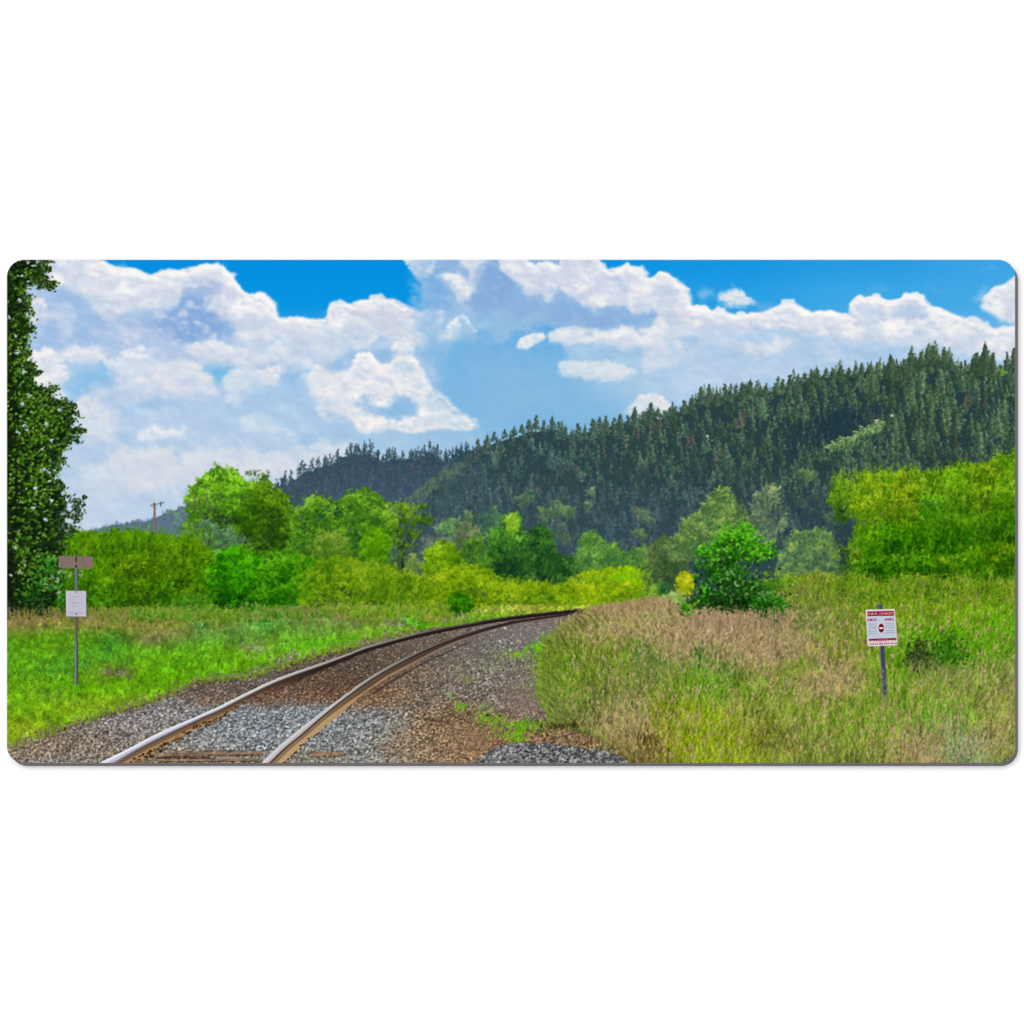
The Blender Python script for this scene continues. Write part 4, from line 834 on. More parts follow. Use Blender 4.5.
class Guide:
    """coarse colour map blended from weighted patches; read when stones and blades are laid"""
    def __init__(self, lst, base):
        q = 3; self.q = q
        gx = XX[::q, ::q]; gy = YY[::q, ::q]
        dxw = 5 * fbm(gx, gy, 14, 3, 707); dyw = 3 * fbm(gx, gy, 14, 3, 717)
        gx = gx + dxw; gy = gy + dyw
        w = np.full(gx.shape, 0.10, np.float32); c = base[None, None] * w[..., None]
        for (sx_, sy_, rx, ry, col, k) in lst:
            m = np.exp(-(((gx - sx_) / rx) ** 2 + ((gy - sy_) / ry) ** 2)) * k
            w = w + m; c = c + col[None, None] * m[..., None]
        self.a = (c / w[..., None]).astype(np.float32)
    def at(self, x, y):
        i = min(self.a.shape[1] - 1, max(0, int((x - X0) * S / self.q))); j = min(self.a.shape[0] - 1, max(0, int((y - Y0) * S / self.q)))
        return self.a[j, i]
    def fill(self, mask, pid, k):
        f = np.repeat(np.repeat(self.a, self.q, 0), self.q, 1)[:GH, :GW]
        INK[mask] = f[mask] * k
        LAB[mask] = pid

GN = fbm(XX[::3, ::3], YY[::3, ::3] * 1.6, 22, 4, 301); GN2 = fbm(XX[::3, ::3], YY[::3, ::3] * 1.4, 7, 3, 311)
def gz(a, x, y):
    i = min(a.shape[1] - 1, max(0, int((x - X0) * S / 3))); j = min(a.shape[0] - 1, max(0, int((y - Y0) * S / 3)))
    return float(a[j, i])

LG = [(20,620,40,9,C(150,132,78),2.3),(80,619,50,9,C(152,136,74),2.3),(150,621,50,10,C(142,140,60),2.0),(190,612,40,5,C(146,136,70),1.2),(165,634,22,7,C(150,136,84),1.5),(150,640,14,5,C(150,130,100),1.2),
      (60,640,50,14,C(98,162,20),1.4),(30,660,40,14,C(92,160,24),1.4),(100,645,30,14,C(80,150,34),1.4),(110,640,9,10,C(70,138,40),1.3),(50,668,20,8,C(82,150,40),1.2),(70,690,60,10,C(108,168,18),1.4),(30,705,40,12,C(112,176,16),1.6),(60,715,50,8,C(128,172,24),1.6),(20,732,22,9,C(142,168,30),1.8),
      (120,690,50,12,C(104,170,14),1.6),(150,680,40,12,C(100,172,14),1.6),(90,705,40,6,C(140,166,40),1.6),(140,698,30,4,C(150,160,60),1.2),(115,673,13,4,C(122,108,84),3.0),(45,695,16,6,C(130,160,90),1.0),
      (200,655,40,12,C(104,176,24),1.4),(230,660,26,10,C(110,180,20),1.6),(195,638,30,8,C(92,150,60),1.3),(205,624,30,6,C(108,146,52),1.2),(240,630,26,8,C(104,156,70),1.2),(262,622,14,8,C(88,146,56),1.2),(282,618,10,8,C(90,148,54),1.2),(230,613,8,5,C(70,140,40),1.4),(275,640,24,8,C(104,166,40),1.2),(255,645,18,6,C(130,140,80),0.9),
      (300,614,30,7,C(146,130,84),1.4),(340,613,36,7,C(148,132,80),2.0),(380,613,26,6,C(140,132,84),2.2),(320,625,36,8,C(112,164,64),1.3),(372,620,9,7,C(110,160,14),2.0),(360,625,20,7,C(130,150,90),1.0),(395,622,14,4,C(140,128,100),1.5),(410,616,16,6,C(80,190,20),2.0),(330,645,36,5,C(104,190,24),2.0),(300,650,36,6,C(110,180,30),1.8),(390,632,36,5,C(120,190,20),2.0),
      (440,617,18,4,C(150,130,100),2.2),(432,612,14,4,C(150,150,60),1.4),(440,626,34,3,C(112,190,20),2.0),(500,608,34,4,C(170,170,70),1.8),(540,606,34,4,C(170,184,60),1.8),(500,615,40,2.5,C(130,190,40),1.6),(580,606,26,4,C(170,190,50),1.6),(600,602,26,3,C(160,196,30),1.4)]
GL = Guide(LG, C(96,160,22))
LIMX = [0,8,30,60,80,105,125,150,172,190,200,245,271,296,322,350,391,442,487,515,542,583,600]
LIMY = [750,747,738,728,722,714,708,701,693,684,680,677,669,661,654,647,635,628,620,616,613,609,608]
VTX = [q[0] for q in verge_top]; VTY = [q[1] for q in verge_top]
GL.fill((LAB == GRL), GRL, 0.80)
bl = []
while len(bl) < 24000:
    x = rnd.uniform(0, 600); y = rnd.uniform(606, 752)
    lim = np.interp(x, LIMX, LIMY) + 5.0 * gz(GN, x, y)
    if y < lim + rnd.gauss(0, 1.6) and y > np.interp(x, VTX, VTY) + rnd.uniform(-3, 2): bl.append((y, x))
bl.sort()
for y, x in bl:
    c = GL.at(x + rnd.gauss(0, 9), y + rnd.gauss(0, 4))
    v = 0.97 + 0.40 * gz(GN, x, y) + 0.46 * gz(GN2, x, y) + rnd.uniform(-0.22, 0.19)
    dp = (y - 600) / 150.0
    l = (1.6 + 3.6 * dp) * rnd.uniform(0.6, 1.3)
    ln = rnd.gauss(0.05, 0.4)
    stroke(x, y, x + ln * l, y - l, 0.36 + 0.26 * dp, 0.25, np.clip(c * v, 0, 1), 0.72, GRL)
    if rnd.random() < 0.12: dab(x + ln * l, y - l, 0.9, 0.6, rnd.uniform(-1, 1), np.clip(c * v * 1.2 + 0.02, 0, 1), 0.7, GRL)
for (x, y, sx_, sy_, n, col) in ((110,644,8,7,60,C(44,126,36)),(262,622,5,6,34,C(60,132,50)),(283,618,3,6,30,C(60,134,48)),(50,682,14,4,50,C(36,120,24)),(80,664,18,6,40,C(60,140,60)),(178,664,10,4,34,C(60,140,14)),(230,615,3,3,24,C(40,110,30)),(200,625,5,4,30,C(50,120,60)),(412,618,3,5,30,C(50,160,10)),(422,625,3,3,20,C(50,140,10))):
    for k in range(n): dab(x + rnd.gauss(0, sx_), y + rnd.gauss(0, sy_), 1.3, .7, rnd.uniform(-1.3, 1.3), col * rnd.uniform(.65, 1.45), 0.75, GRL)
for k in range(1500):
    x = rnd.uniform(0, 470); y = rnd.uniform(612, 735)
    if y > np.interp(x, LIMX, LIMY) - 3 or gz(GN, x, y) + 0.6 * gz(GN2, x, y) < 0.0: continue
    dp = (y - 600) / 150.0; l = rnd.uniform(2.5, 5.5) * (0.7 + dp); c = GL.at(x, y)
    top = (y < 640 and rnd.random() < .6)
    for q in range(3):
        ln = rnd.gauss(0, .5); cc = np.clip(c * rnd.uniform(.55, 1.25), 0, 1)
        stroke(x, y, x + ln * l, y - l, .42, .25, cc, .8, GRL)
        if top: dab(x + ln * l, y - l, .7, .6, 0, C(168,142,100) * rnd.uniform(.8, 1.1), .75, GRL)
# pale stones in the verge
for (x, y, sx_, sy_, n) in ((256,650,8,4,46),(250,646,5,2,14),(292,656,8,3,50),(283,662,6,2,20),(260,668,7,3,18),(206,684,8,2,20),(177,683,5,1.5,12),(115,673,9,2.5,50),(396,624,10,3,36),(445,617,14,2.5,40)):
    for k in range(n): dab(x + rnd.gauss(0, sx_), y + rnd.gauss(0, sy_), 1.1, .7, rnd.uniform(-.6, .6), ramp([C(96,88,80), C(150,140,130), C(196,188,186)] if x > 200 else [C(84,74,64), C(122,108,92), C(148,132,120)], rnd.random()), 0.8, GRL)

# rank growth where the shrubs run down into the verge
for (x0, x1, y0, y1, n, pal_) in ((60,130,612,610,12,[C(36,74,12),C(84,140,20),C(124,170,34),C(150,170,80)]),(130,250,610,612,22,[C(44,86,14),C(88,142,26),C(122,166,44),C(156,170,90)]),(250,330,609,608,12,[C(40,90,16),C(92,146,34),C(130,164,60),C(164,156,100)]),(330,450,606,614,20,[C(60,104,20),C(110,156,24),C(142,176,44),C(170,170,90)])):
    for k in range(n):
        t = (k + rnd.random()) / n; x = x0 + (x1 - x0) * t; y = y0 + (y1 - y0) * t + rnd.uniform(-1, 6)
        bush(ell(x, y, rnd.uniform(4, 9), rnd.uniform(3, 6)), [c * rnd.uniform(.85, 1.1) for c in pal_], 5, 1.0, 3.0, GRL, base=False, ragged=2)
    for k in range(n * 14):
        x = rnd.uniform(x0, x1); y = y0 + rnd.uniform(0, 12); l = rnd.uniform(3, 7); ln = rnd.gauss(0, .35)
        stroke(x, y, x + ln * l, y - l, .36, .22, ramp(pal_, rnd.random()), .7, GRL)
        if rnd.random() < .4: dab(x + ln * l, y - l, .7, .6, 0, C(172,146,108) * rnd.uniform(.75, 1.1), .7, GRL)
fray(1.3, 4.0, 621, 600)
# --- the ballast bed
bed = [(0,752),(8,746),(30,738),(60,728),(80,722),(105,714),(125,708),(150,701),(172,693),(190,683),(200,680),(220,680),(245,677),(271,669),(296,661),(322,654.5),(350,647.5),(365,639),(391,636),(416,631),(442,627),(470,623),(515,616),(570,610),(584,609.5),(590,612),(580,620),(566,626),(558,634),(552,645),(546,656),(544,680),(546,700),(552,716),(548,724),(566,729),(596,736),(606,744),(616,752),(630,758),(650,766),(650,772),(0,772)]
poly(bed, C(104,92,80), BAL, 1.0, 0.8, 2.4, 6, 9)
BG = [(40,748,60,12,C(136,118,100),1.4),(70,738,40,8,C(126,108,92),1.4),(110,735,40,14,C(140,132,124),1.5),(60,760,30,5,C(132,130,126),1.6),(150,718,36,9,C(146,140,136),1.5),(180,712,30,10,C(142,138,136),1.5),(120,708,20,4,C(110,94,84),1.5),(215,690,26,7,C(122,104,94),1.8),(205,700,14,4,C(136,106,84),1.4),(260,676,40,6,C(116,102,94),1.8),(310,662,30,5,C(118,104,96),1.8),(370,642,30,4,C(136,124,122),1.8),(410,634,20,3,C(130,124,118),1.6),
      (260,730,46,18,C(140,145,148),2.0),(215,745,30,10,C(140,138,134),1.6),(300,712,30,9,C(138,143,146),2.0),(190,752,24,5,C(140,118,96),1.2),(300,698,36,6,C(124,94,74),2.2),(330,680,30,10,C(114,86,66),2.2),(360,670,30,10,C(106,90,76),2.0),(400,655,30,8,C(116,96,80),2.0),(440,640,26,6,C(120,104,90),1.8),(270,698,16,4,C(130,96,70),1.6),(470,630,40,4,C(140,124,110),1.8),
      (340,745,36,20,C(136,136,134),2.0),(370,722,28,14,C(140,141,140),2.2),(310,755,20,8,C(140,130,112),1.4),(360,760,40,6,C(138,136,128),1.6),(370,700,26,8,C(140,108,78),1.8),(400,690,20,8,C(140,108,78),1.6),(380,690,10,5,C(146,114,84),1.4),(420,672,14,5,C(156,124,90),1.6),
      (430,690,34,16,C(128,114,100),1.8),(440,660,34,16,C(134,122,110),1.8),(480,650,34,16,C(136,128,118),1.8),(520,635,36,10,C(150,142,134),1.8),(560,622,26,6,C(150,134,124),1.8),(430,740,40,18,C(146,120,92),2.0),(470,725,34,14,C(142,114,84),2.0),(480,745,34,14,C(146,112,82),2.0),(450,712,26,8,C(138,114,86),1.6),(410,752,30,12,C(142,124,100),1.4),(520,736,26,6,C(136,104,78),1.8),(505,750,18,6,C(134,106,80),1.6),
      (515,695,24,14,C(142,124,112),2.4),(530,705,16,8,C(140,118,106),2.4),(500,680,30,10,C(142,132,122),1.6),(480,690,16,8,C(128,118,108),1.2),(535,670,14,12,C(132,122,106),1.6),(575,735,30,6,C(134,106,76),1.8),(610,745,20,8,C(134,118,74),1.6)]
BN = fbm(XX[::3, ::3], YY[::3, ::3] * 1.8, 14, 4, 331)
GB = Guide([(p, q, r, t, c * np.array((1.10, 1.12, 1.14), np.float32), k) for (p, q, r, t, c, k) in BG], C(128,114,100))
GB.fill(LAB == BAL, BAL, 0.72)
st = []
while len(st) < 30000:
    y = 608 + 158 * rnd.random() ** 0.85; x = rnd.uniform(0, 660)
    if inside(bed, x, y + 3 * gz(GN2, x, y)): st.append((y, x))
st.sort()
for y, x in st:
    dp = max(0.0, (y - 612) / 150.0)
    c = GB.at(x + rnd.gauss(0, 5), y + rnd.gauss(0, 3))
    smoothpath = math.exp(-((x - 524) / 22.0) ** 2 - ((y - 700) / 14.0) ** 2)
    dirt = max(smoothpath, math.exp(-((x - 480) / 34.0) ** 2 - ((y - 738) / 18.0) ** 2) * 0.6)
    r = (0.40 + 0.68 * dp) * rnd.uniform(0.6, 1.45) * (1 - 0.3 * dirt)
    con = 1 - 0.62 * dirt
    v = 1 + con * rnd.choice((-0.42, -0.26, -0.08, 0.04, 0.12, 0.24, 0.42)) * rnd.uniform(0.7, 1.2) + 0.22 * gz(BN, x, y)
    an = rnd.uniform(-0.9, 0.9); fl = rnd.uniform(0.5, 0.8)
    if rnd.random() < 0.72: dab(x + r * 0.3, y + r * 0.6, r * 1.05, r * fl, an, c * (1 - 0.74 * con), 0.8, BAL)
    dab(x, y, r, r * fl, an, np.clip(c * v, 0, 1), 0.95, BAL)
# dark crumbled edge along the verge
for k in range(240):
    t = rnd.random(); i = rnd.randrange(3, 16); a_, b_ = bed[i], bed[i + 1]
    dab(a_[0] + (b_[0] - a_[0]) * t, a_[1] + (b_[1] - a_[1]) * t + rnd.gauss(1.6, 1.2), 1.3, .8, rnd.uniform(-.6, .6), C(58,48,48) * rnd.uniform(.6, 1.5), 0.8, BAL)
# the verge thins out over the stones
for k in range(1500):
    x = rnd.uniform(4, 420); y = np.interp(x, LIMX, LIMY) + 4.5 * gz(GN, x, y=600 + (k % 90)) + abs(rnd.gauss(0, 3.2)) - 1.5; l = rnd.uniform(1.2, 3.2)
    stroke(x, y, x + rnd.gauss(0, .5) * l, y - l, .45, .25, ramp([C(96,132,20), C(136,166,34), C(150,160,70)], rnd.random()) * rnd.uniform(.75, 1.1), .7, GRL)
for k in range(500):
    x = rnd.uniform(4, 420); y = np.interp(x, LIMX, LIMY) - abs(rnd.gauss(0, 4)); dab(x, y, 1.0, .7, rnd.uniform(-.6, .6), ramp([C(70,58,50), C(130,116,104), C(160,146,136)], rnd.random()), .75, GRL)
# weeds in the ballast
for (x, y, sx_, sy_, n, col) in ((518,655,5,2,40,C(122,190,20)),(508,654,10,3,36,C(140,160,90)),(541,648,8,4,110,C(104,206,4)),(549,642,5,4,60,C(104,206,4)),(500,666,10,4,40,C(142,150,100)),(468,680,4,3,24,C(134,150,80)),(461,707,3,2.5,40,C(120,176,40)),(484,719,5,4,70,C(116,168,32)),(498,721,5,3,50,C(112,170,30)),(523,726,10,3,120,C(100,176,12)),(516,737,7,4,120,C(104,180,10)),(495,733,5,3,30,C(124,150,50)),(450,696,3,2,20,C(130,160,110)),(530,660,7,6,50,C(128,160,80)),(484,708,4,2,26,C(126,150,100)),(525,686,12,2,40,C(132,142,96)),(535,690,6,10,60,C(130,146,90)),(547,727,9,4,70,C(110,140,30)),(470,668,12,6,34,C(136,150,100))):
    for k in range(n):
        xx = x + rnd.gauss(0, sx_); yy = y + rnd.gauss(0, sy_); l = rnd.uniform(1.5, 3.6)
        stroke(xx, yy, xx + rnd.gauss(0, .5) * l, yy - l, 0.55, 0.3, col * rnd.uniform(.7, 1.2), 0.75, BAL)
# scattered sticks and a pinkish stone
stroke(424,719,448,723,0.6,0.4,C(78,52,40),0.8,BAL); stroke(452,716,470,722,0.7,0.4,C(70,50,42),0.8,BAL); stroke(440,722,460,722,0.4,0.3,C(92,66,48),0.7,BAL)
dab(521,715.4,2.6,1.9,0,C(196,132,140),0.9,BAL); dab(521,716.8,2.4,1,0,C(120,76,80),0.7,BAL); dab(488,715,2.2,1.2,0,C(42,34,34),0.8,BAL); dab(500,716,1.6,1,0,C(48,38,38),0.7,BAL)
for (x, y) in ((478,674),(461,688),(493,699),(486,684),(500,641),(510,650),(466,697),(512,643),(520,622),(505,628)): dab(x, y, 1.5, 0.9, rnd.uniform(-.4, .4), C(206,202,198), 0.85, BAL)

# ties showing through the stones at the bottom
def plank(x0, y0, x1, y1, w, c, pid):
    stroke(x0, y0 + w * 0.9, x1, y1 + w * 0.9, w * .6, w * .6, C(46,34,28), 0.85, pid)
    stroke(x0, y0, x1, y1, w, w, c, 0.9, pid)
    for k in range(int(abs(x1 - x0) * 0.5)):
        x = rnd.uniform(x0, x1); l = rnd.uniform(3, 10)
        stroke(x, y0 + rnd.uniform(-w, w), x + l, y0 + rnd.uniform(-w, w), .35, .25, c * rnd.choice((.55, .75, 1.2)), .7, pid)
TIE = [part('printed_tie', None, TRK) for _ in range(3)]
plank(165,754.5,262,753.0,1.7,C(142,114,88),TIE[0]); stroke(200,751,255,750.6,.7,.5,C(84,62,50),.8,TIE[0])
plank(158,759.8,258,759.4,1.6,C(150,120,90),TIE[1]); stroke(157,758,214,758.3,.7,.5,C(40,28,22),.9,TIE[1])
plank(312,754.5,342,754,1.9,C(166,132,90),TIE[2])
for k in range(160):
    x = rnd.choice((rnd.uniform(170, 262), rnd.uniform(300, 350))); y = rnd.uniform(750, 763)
    dab(x, y, rnd.uniform(.8, 1.6), .9, rnd.uniform(-.6, .6), ramp([C(70,58,48), C(140,130,116), C(176,170,160)], rnd.random()), .85, BAL)

# --- rails
def resamp(pts, n=120):
    p = spline(pts, 8); return p[np.linspace(0, len(p) - 1, n).astype(int)]
RL = part('printed_rail', 'outer left rail with a bright worn head', TRK)
RR = part('printed_rail', 'inner right rail with a tan web', TRK)
Ltop = [(92,767),(100,762.6),(128,749),(153.5,735.5),(179,724),(198,716),(220,706),(245,693.5),(271,681.2),(296,671.7),(321.6,663),(350,653),(365,647),(391,640),(416,633.6),(441.6,628.2),(470,623.4),(487,620.3),(514.7,616),(542,613),(569,610.3),(583,609.2)]
Lbot = [(109,767),(117,762.4),(141,747.8),(166,735.2),(191.5,723),(205,716.5),(220,710),(245,697.2),(271,684.6),(296,674.8),(321.6,666),(350,655.2),(365,649.2),(391,641.6),(416,635),(441.6,629.4),(470,624.3),(487,621.1),(514.7,616.7),(542,613.6),(569,610.8),(583,609.8)]
Lweb = [(113,767),(121,762.6),(145,750),(170,737.4),(195,726),(208,719.4),(222,713),(247,700),(271,688.4),(296,678.4),(321.6,669.2),(350,658),(365,652),(391,644.6),(416,638),(441.6,632.4),(470,626.8),(487,623.6),(514.7,619.4),(542,616.2),(569,613),(583,612.2)]
Lfl = [(128,767),(137,761.6),(154,751),(173,741),(198,727.4),(210,722.5),(222,716.5),(247,702),(271,691.4),(296,681),(321.6,670.6),(350,659),(365,652.6),(391,645),(416,638.2),(441.6,632.6),(470,627),(487,623.8),(514.7,619.6),(542,616.3),(569,613.2),(583,612.4)]
a_, b_, c_, d_ = resamp(Ltop), resamp(Lbot), resamp(Lweb), resamp(Lfl)
def lgrad(stops):
    xs = [s[0] for s in stops]
    def f(wx, wy, d):
        return np.stack([np.interp(wx, xs, [s[1][k] for s in stops]) for k in range(3)], -1).astype(np.float32)
    return f
def ribg(a, b, g, pid, soft=.45): poly([tuple(q) for q in a] + [tuple(q) for q in b[::-1]], None, pid, 1.0, soft, pad=2, grad=g)
ribg(c_, d_, lgrad([(100,C(168,136,96)),(200,C(160,126,86)),(255,C(130,100,70)),(300,C(60,46,38)),(400,C(40,30,26)),(583,C(38,26,24))]), RL)
ribg(b_, c_, lgrad([(100,C(60,50,48)),(170,C(76,62,52)),(250,C(58,46,42)),(330,C(44,34,30)),(583,C(40,28,26))]), RL)
ribg(b_ + (c_ - b_) * .35, c_ + (d_ - c_) * .15, lgrad([(100,C(120,92,66)),(200,C(122,94,66)),(265,C(84,64,50)),(320,C(44,34,30)),(583,C(40,28,26))]), RL)
ribg(a_, b_, lgrad([(100,C(188,188,198)),(200,C(190,190,196)),(260,C(186,182,178)),(320,C(150,146,140)),(380,C(126,120,112)),(430,C(88,80,76)),(500,C(66,54,52)),(583,C(60,48,46))]), RL)
ribg(a_, a_ + (b_ - a_) * .42, lgrad([(100,C(226,226,236)),(200,C(224,224,232)),(260,C(212,208,204)),(320,C(176,170,162)),(400,C(140,134,122)),(450,C(84,78,72)),(583,C(64,52,50))]), RL)
ribg(b_ + (a_ - b_) * .22, b_ + (c_ - b_) * .12, lgrad([(100,C(120,122,132)),(250,C(110,106,104)),(330,C(70,62,58)),(583,C(46,34,32))]), RL)
# ragged stones and shadow under the flange of the left rail
for k in range(300):
    i = rnd.randrange(0, 70); q = d_[i]; dp = max(.25, (q[1] - 620) / 140)
    dab(q[0] + rnd.gauss(0, 1.5), q[1] + rnd.gauss(0.4, 1.5 * dp), 1.7 * dp, 1.1 * dp, rnd.uniform(-.9, .3), C(62,42,28) * rnd.uniform(.45, 1.25), .85, BAL)
for k in range(90):
    i = rnd.randrange(0, 46); q = d_[i]; dp = (q[1] - 620) / 140
    dab(q[0] + rnd.gauss(0, 2), q[1] + rnd.gauss(0.6, 1.3), 1.3 * dp, .8 * dp, rnd.uniform(-.9, .3), C(168,134,92) * rnd.uniform(.7, 1.15), .8, BAL)
Rtop = [(256,768),(262,762.5),(277,748),(296,732),(315,717.4),(334,702.8),(350,691.4),(359,684.4),(378,672.4),(397,662),(416,652.7),(435,644.4),(454,637.5),(470,632.4),(487,627.4),(514.7,620.8),(542,617),(569,613.6),(583,612.6)]
Rbot = [(265,768),(271,762.5),(286,748),(302.5,734.6),(321.6,717.6),(340.6,702),(352,693.4),(363,685.4),(381,673.8),(400,663.4),(418,654.3),(437,646),(455,639.4),(470,634.3),(487,629.2),(514.7,622.3),(542,618.2),(569,614.4),(583,613.2)]
Rweb = [(272,768),(277,762.6),(292,748),(307,735.4),(326,719),(343,706),(356,697),(369,688),(387,675.6),(404,666.6),(421,657.6),(438,649),(456,641.2),(471,636),(487,630.8),(514.7,623.6),(542,619.2),(569,615.2),(583,613.8)]
Rfl = [(276,768),(284,762),(297,750.5),(309.5,739),(334,719.5),(350,705.8),(358,698.4),(367,691),(391,676.4),(416,662.8),(430,655.4),(442,649.8),(458,642.8),(471,637.4),(487,631.8),(514.7,624.4),(542,619.8),(569,615.6),(583,614)]
a_, b_, c_, e_ = resamp(Rtop), resamp(Rbot), resamp(Rweb), resamp(Rfl)
ribg(c_, e_, lgrad([(256,C(188,160,120)),(330,C(178,148,108)),(370,C(172,132,92)),(410,C(140,112,88)),(450,C(126,110,98)),(583,C(90,72,64))]), RR)
ribg(b_, c_, lgrad([(256,C(146,118,86)),(320,C(132,106,78)),(370,C(96,76,60)),(420,C(80,64,54)),(470,C(62,48,44)),(583,C(52,38,36))]), RR)
ribg(a_, b_, lgrad([(256,C(186,182,186)),(330,C(176,172,172)),(390,C(124,118,110)),(430,C(76,68,62)),(480,C(50,40,38)),(583,C(44,32,30))]), RR)
ribg(a_, a_ + (b_ - a_) * .45, lgrad([(256,C(214,210,212)),(330,C(198,194,194)),(390,C(148,142,134)),(440,C(104,96,90)),(480,C(70,58,54)),(583,C(50,38,36))]), RR)
ribg(b_ + (a_ - b_) * .2, b_ + (c_ - b_) * .18, lgrad([(256,C(88,74,66)),(360,C(72,60,54)),(430,C(44,36,32)),(583,C(38,28,26))]), RR)
for k in range(150):
    i = rnd.randrange(0, 80); q = e_[i]; dp = max(.25, (q[1] - 620) / 140)
    dab(q[0] + rnd.gauss(.5, 1.2), q[1] + rnd.gauss(0.5, 1.0 * dp), 1.4 * dp, .9 * dp, rnd.uniform(-.9, .3), rnd.choice((C(66,48,36), C(96,70,48), C(176,150,110))) * rnd.uniform(.7, 1.15), .85, BAL)
ribbon(resamp([(372,693),(391,680),(416,666),(442,653.6),(470,641)], 40), resamp([(374,695.4),(392,682.4),(417,668),(443,655),(470,642)], 40), C(64,48,42), BAL, .7)

# --- stone pile at the bottom edge
PILE = part('printed_stone_pile', 'heap of grey stones at the bottom edge')
pile = [(470,768),(478,760),(488,751),(500,746),(515,743.5),(530,743),(548,744),(566,746),(584,748),(600,750.5),(615,754),(628,759),(642,764),(648,768)]
poly(pile, C(74,76,78), PILE, 1, .6, 3.0, 4, 4)
sp = sorted((rnd.uniform(743, 766), rnd.uniform(470, 645)) for _ in range(1300))
for y, x in sp:
    if not inside(pile, x, y - .5) and rnd.random() > .06: continue
    r = .8 + 1.9 * rnd.random() ** 2; an = rnd.uniform(-.9, .9); c = ramp([C(62,66,74), C(112,114,118), C(140,140,134), C(184,184,174)], rnd.random())
    dab(x + .5, y + r * .5, r, r * .5, an, C(34,34,38), .7, PILE); dab(x, y, r, r * .5, an, c, .95, PILE)
    if rnd.random() < .5: dab(x - .2, y - r * .25, r * .6, r * .2, an, c * 1.35, .8, PILE)
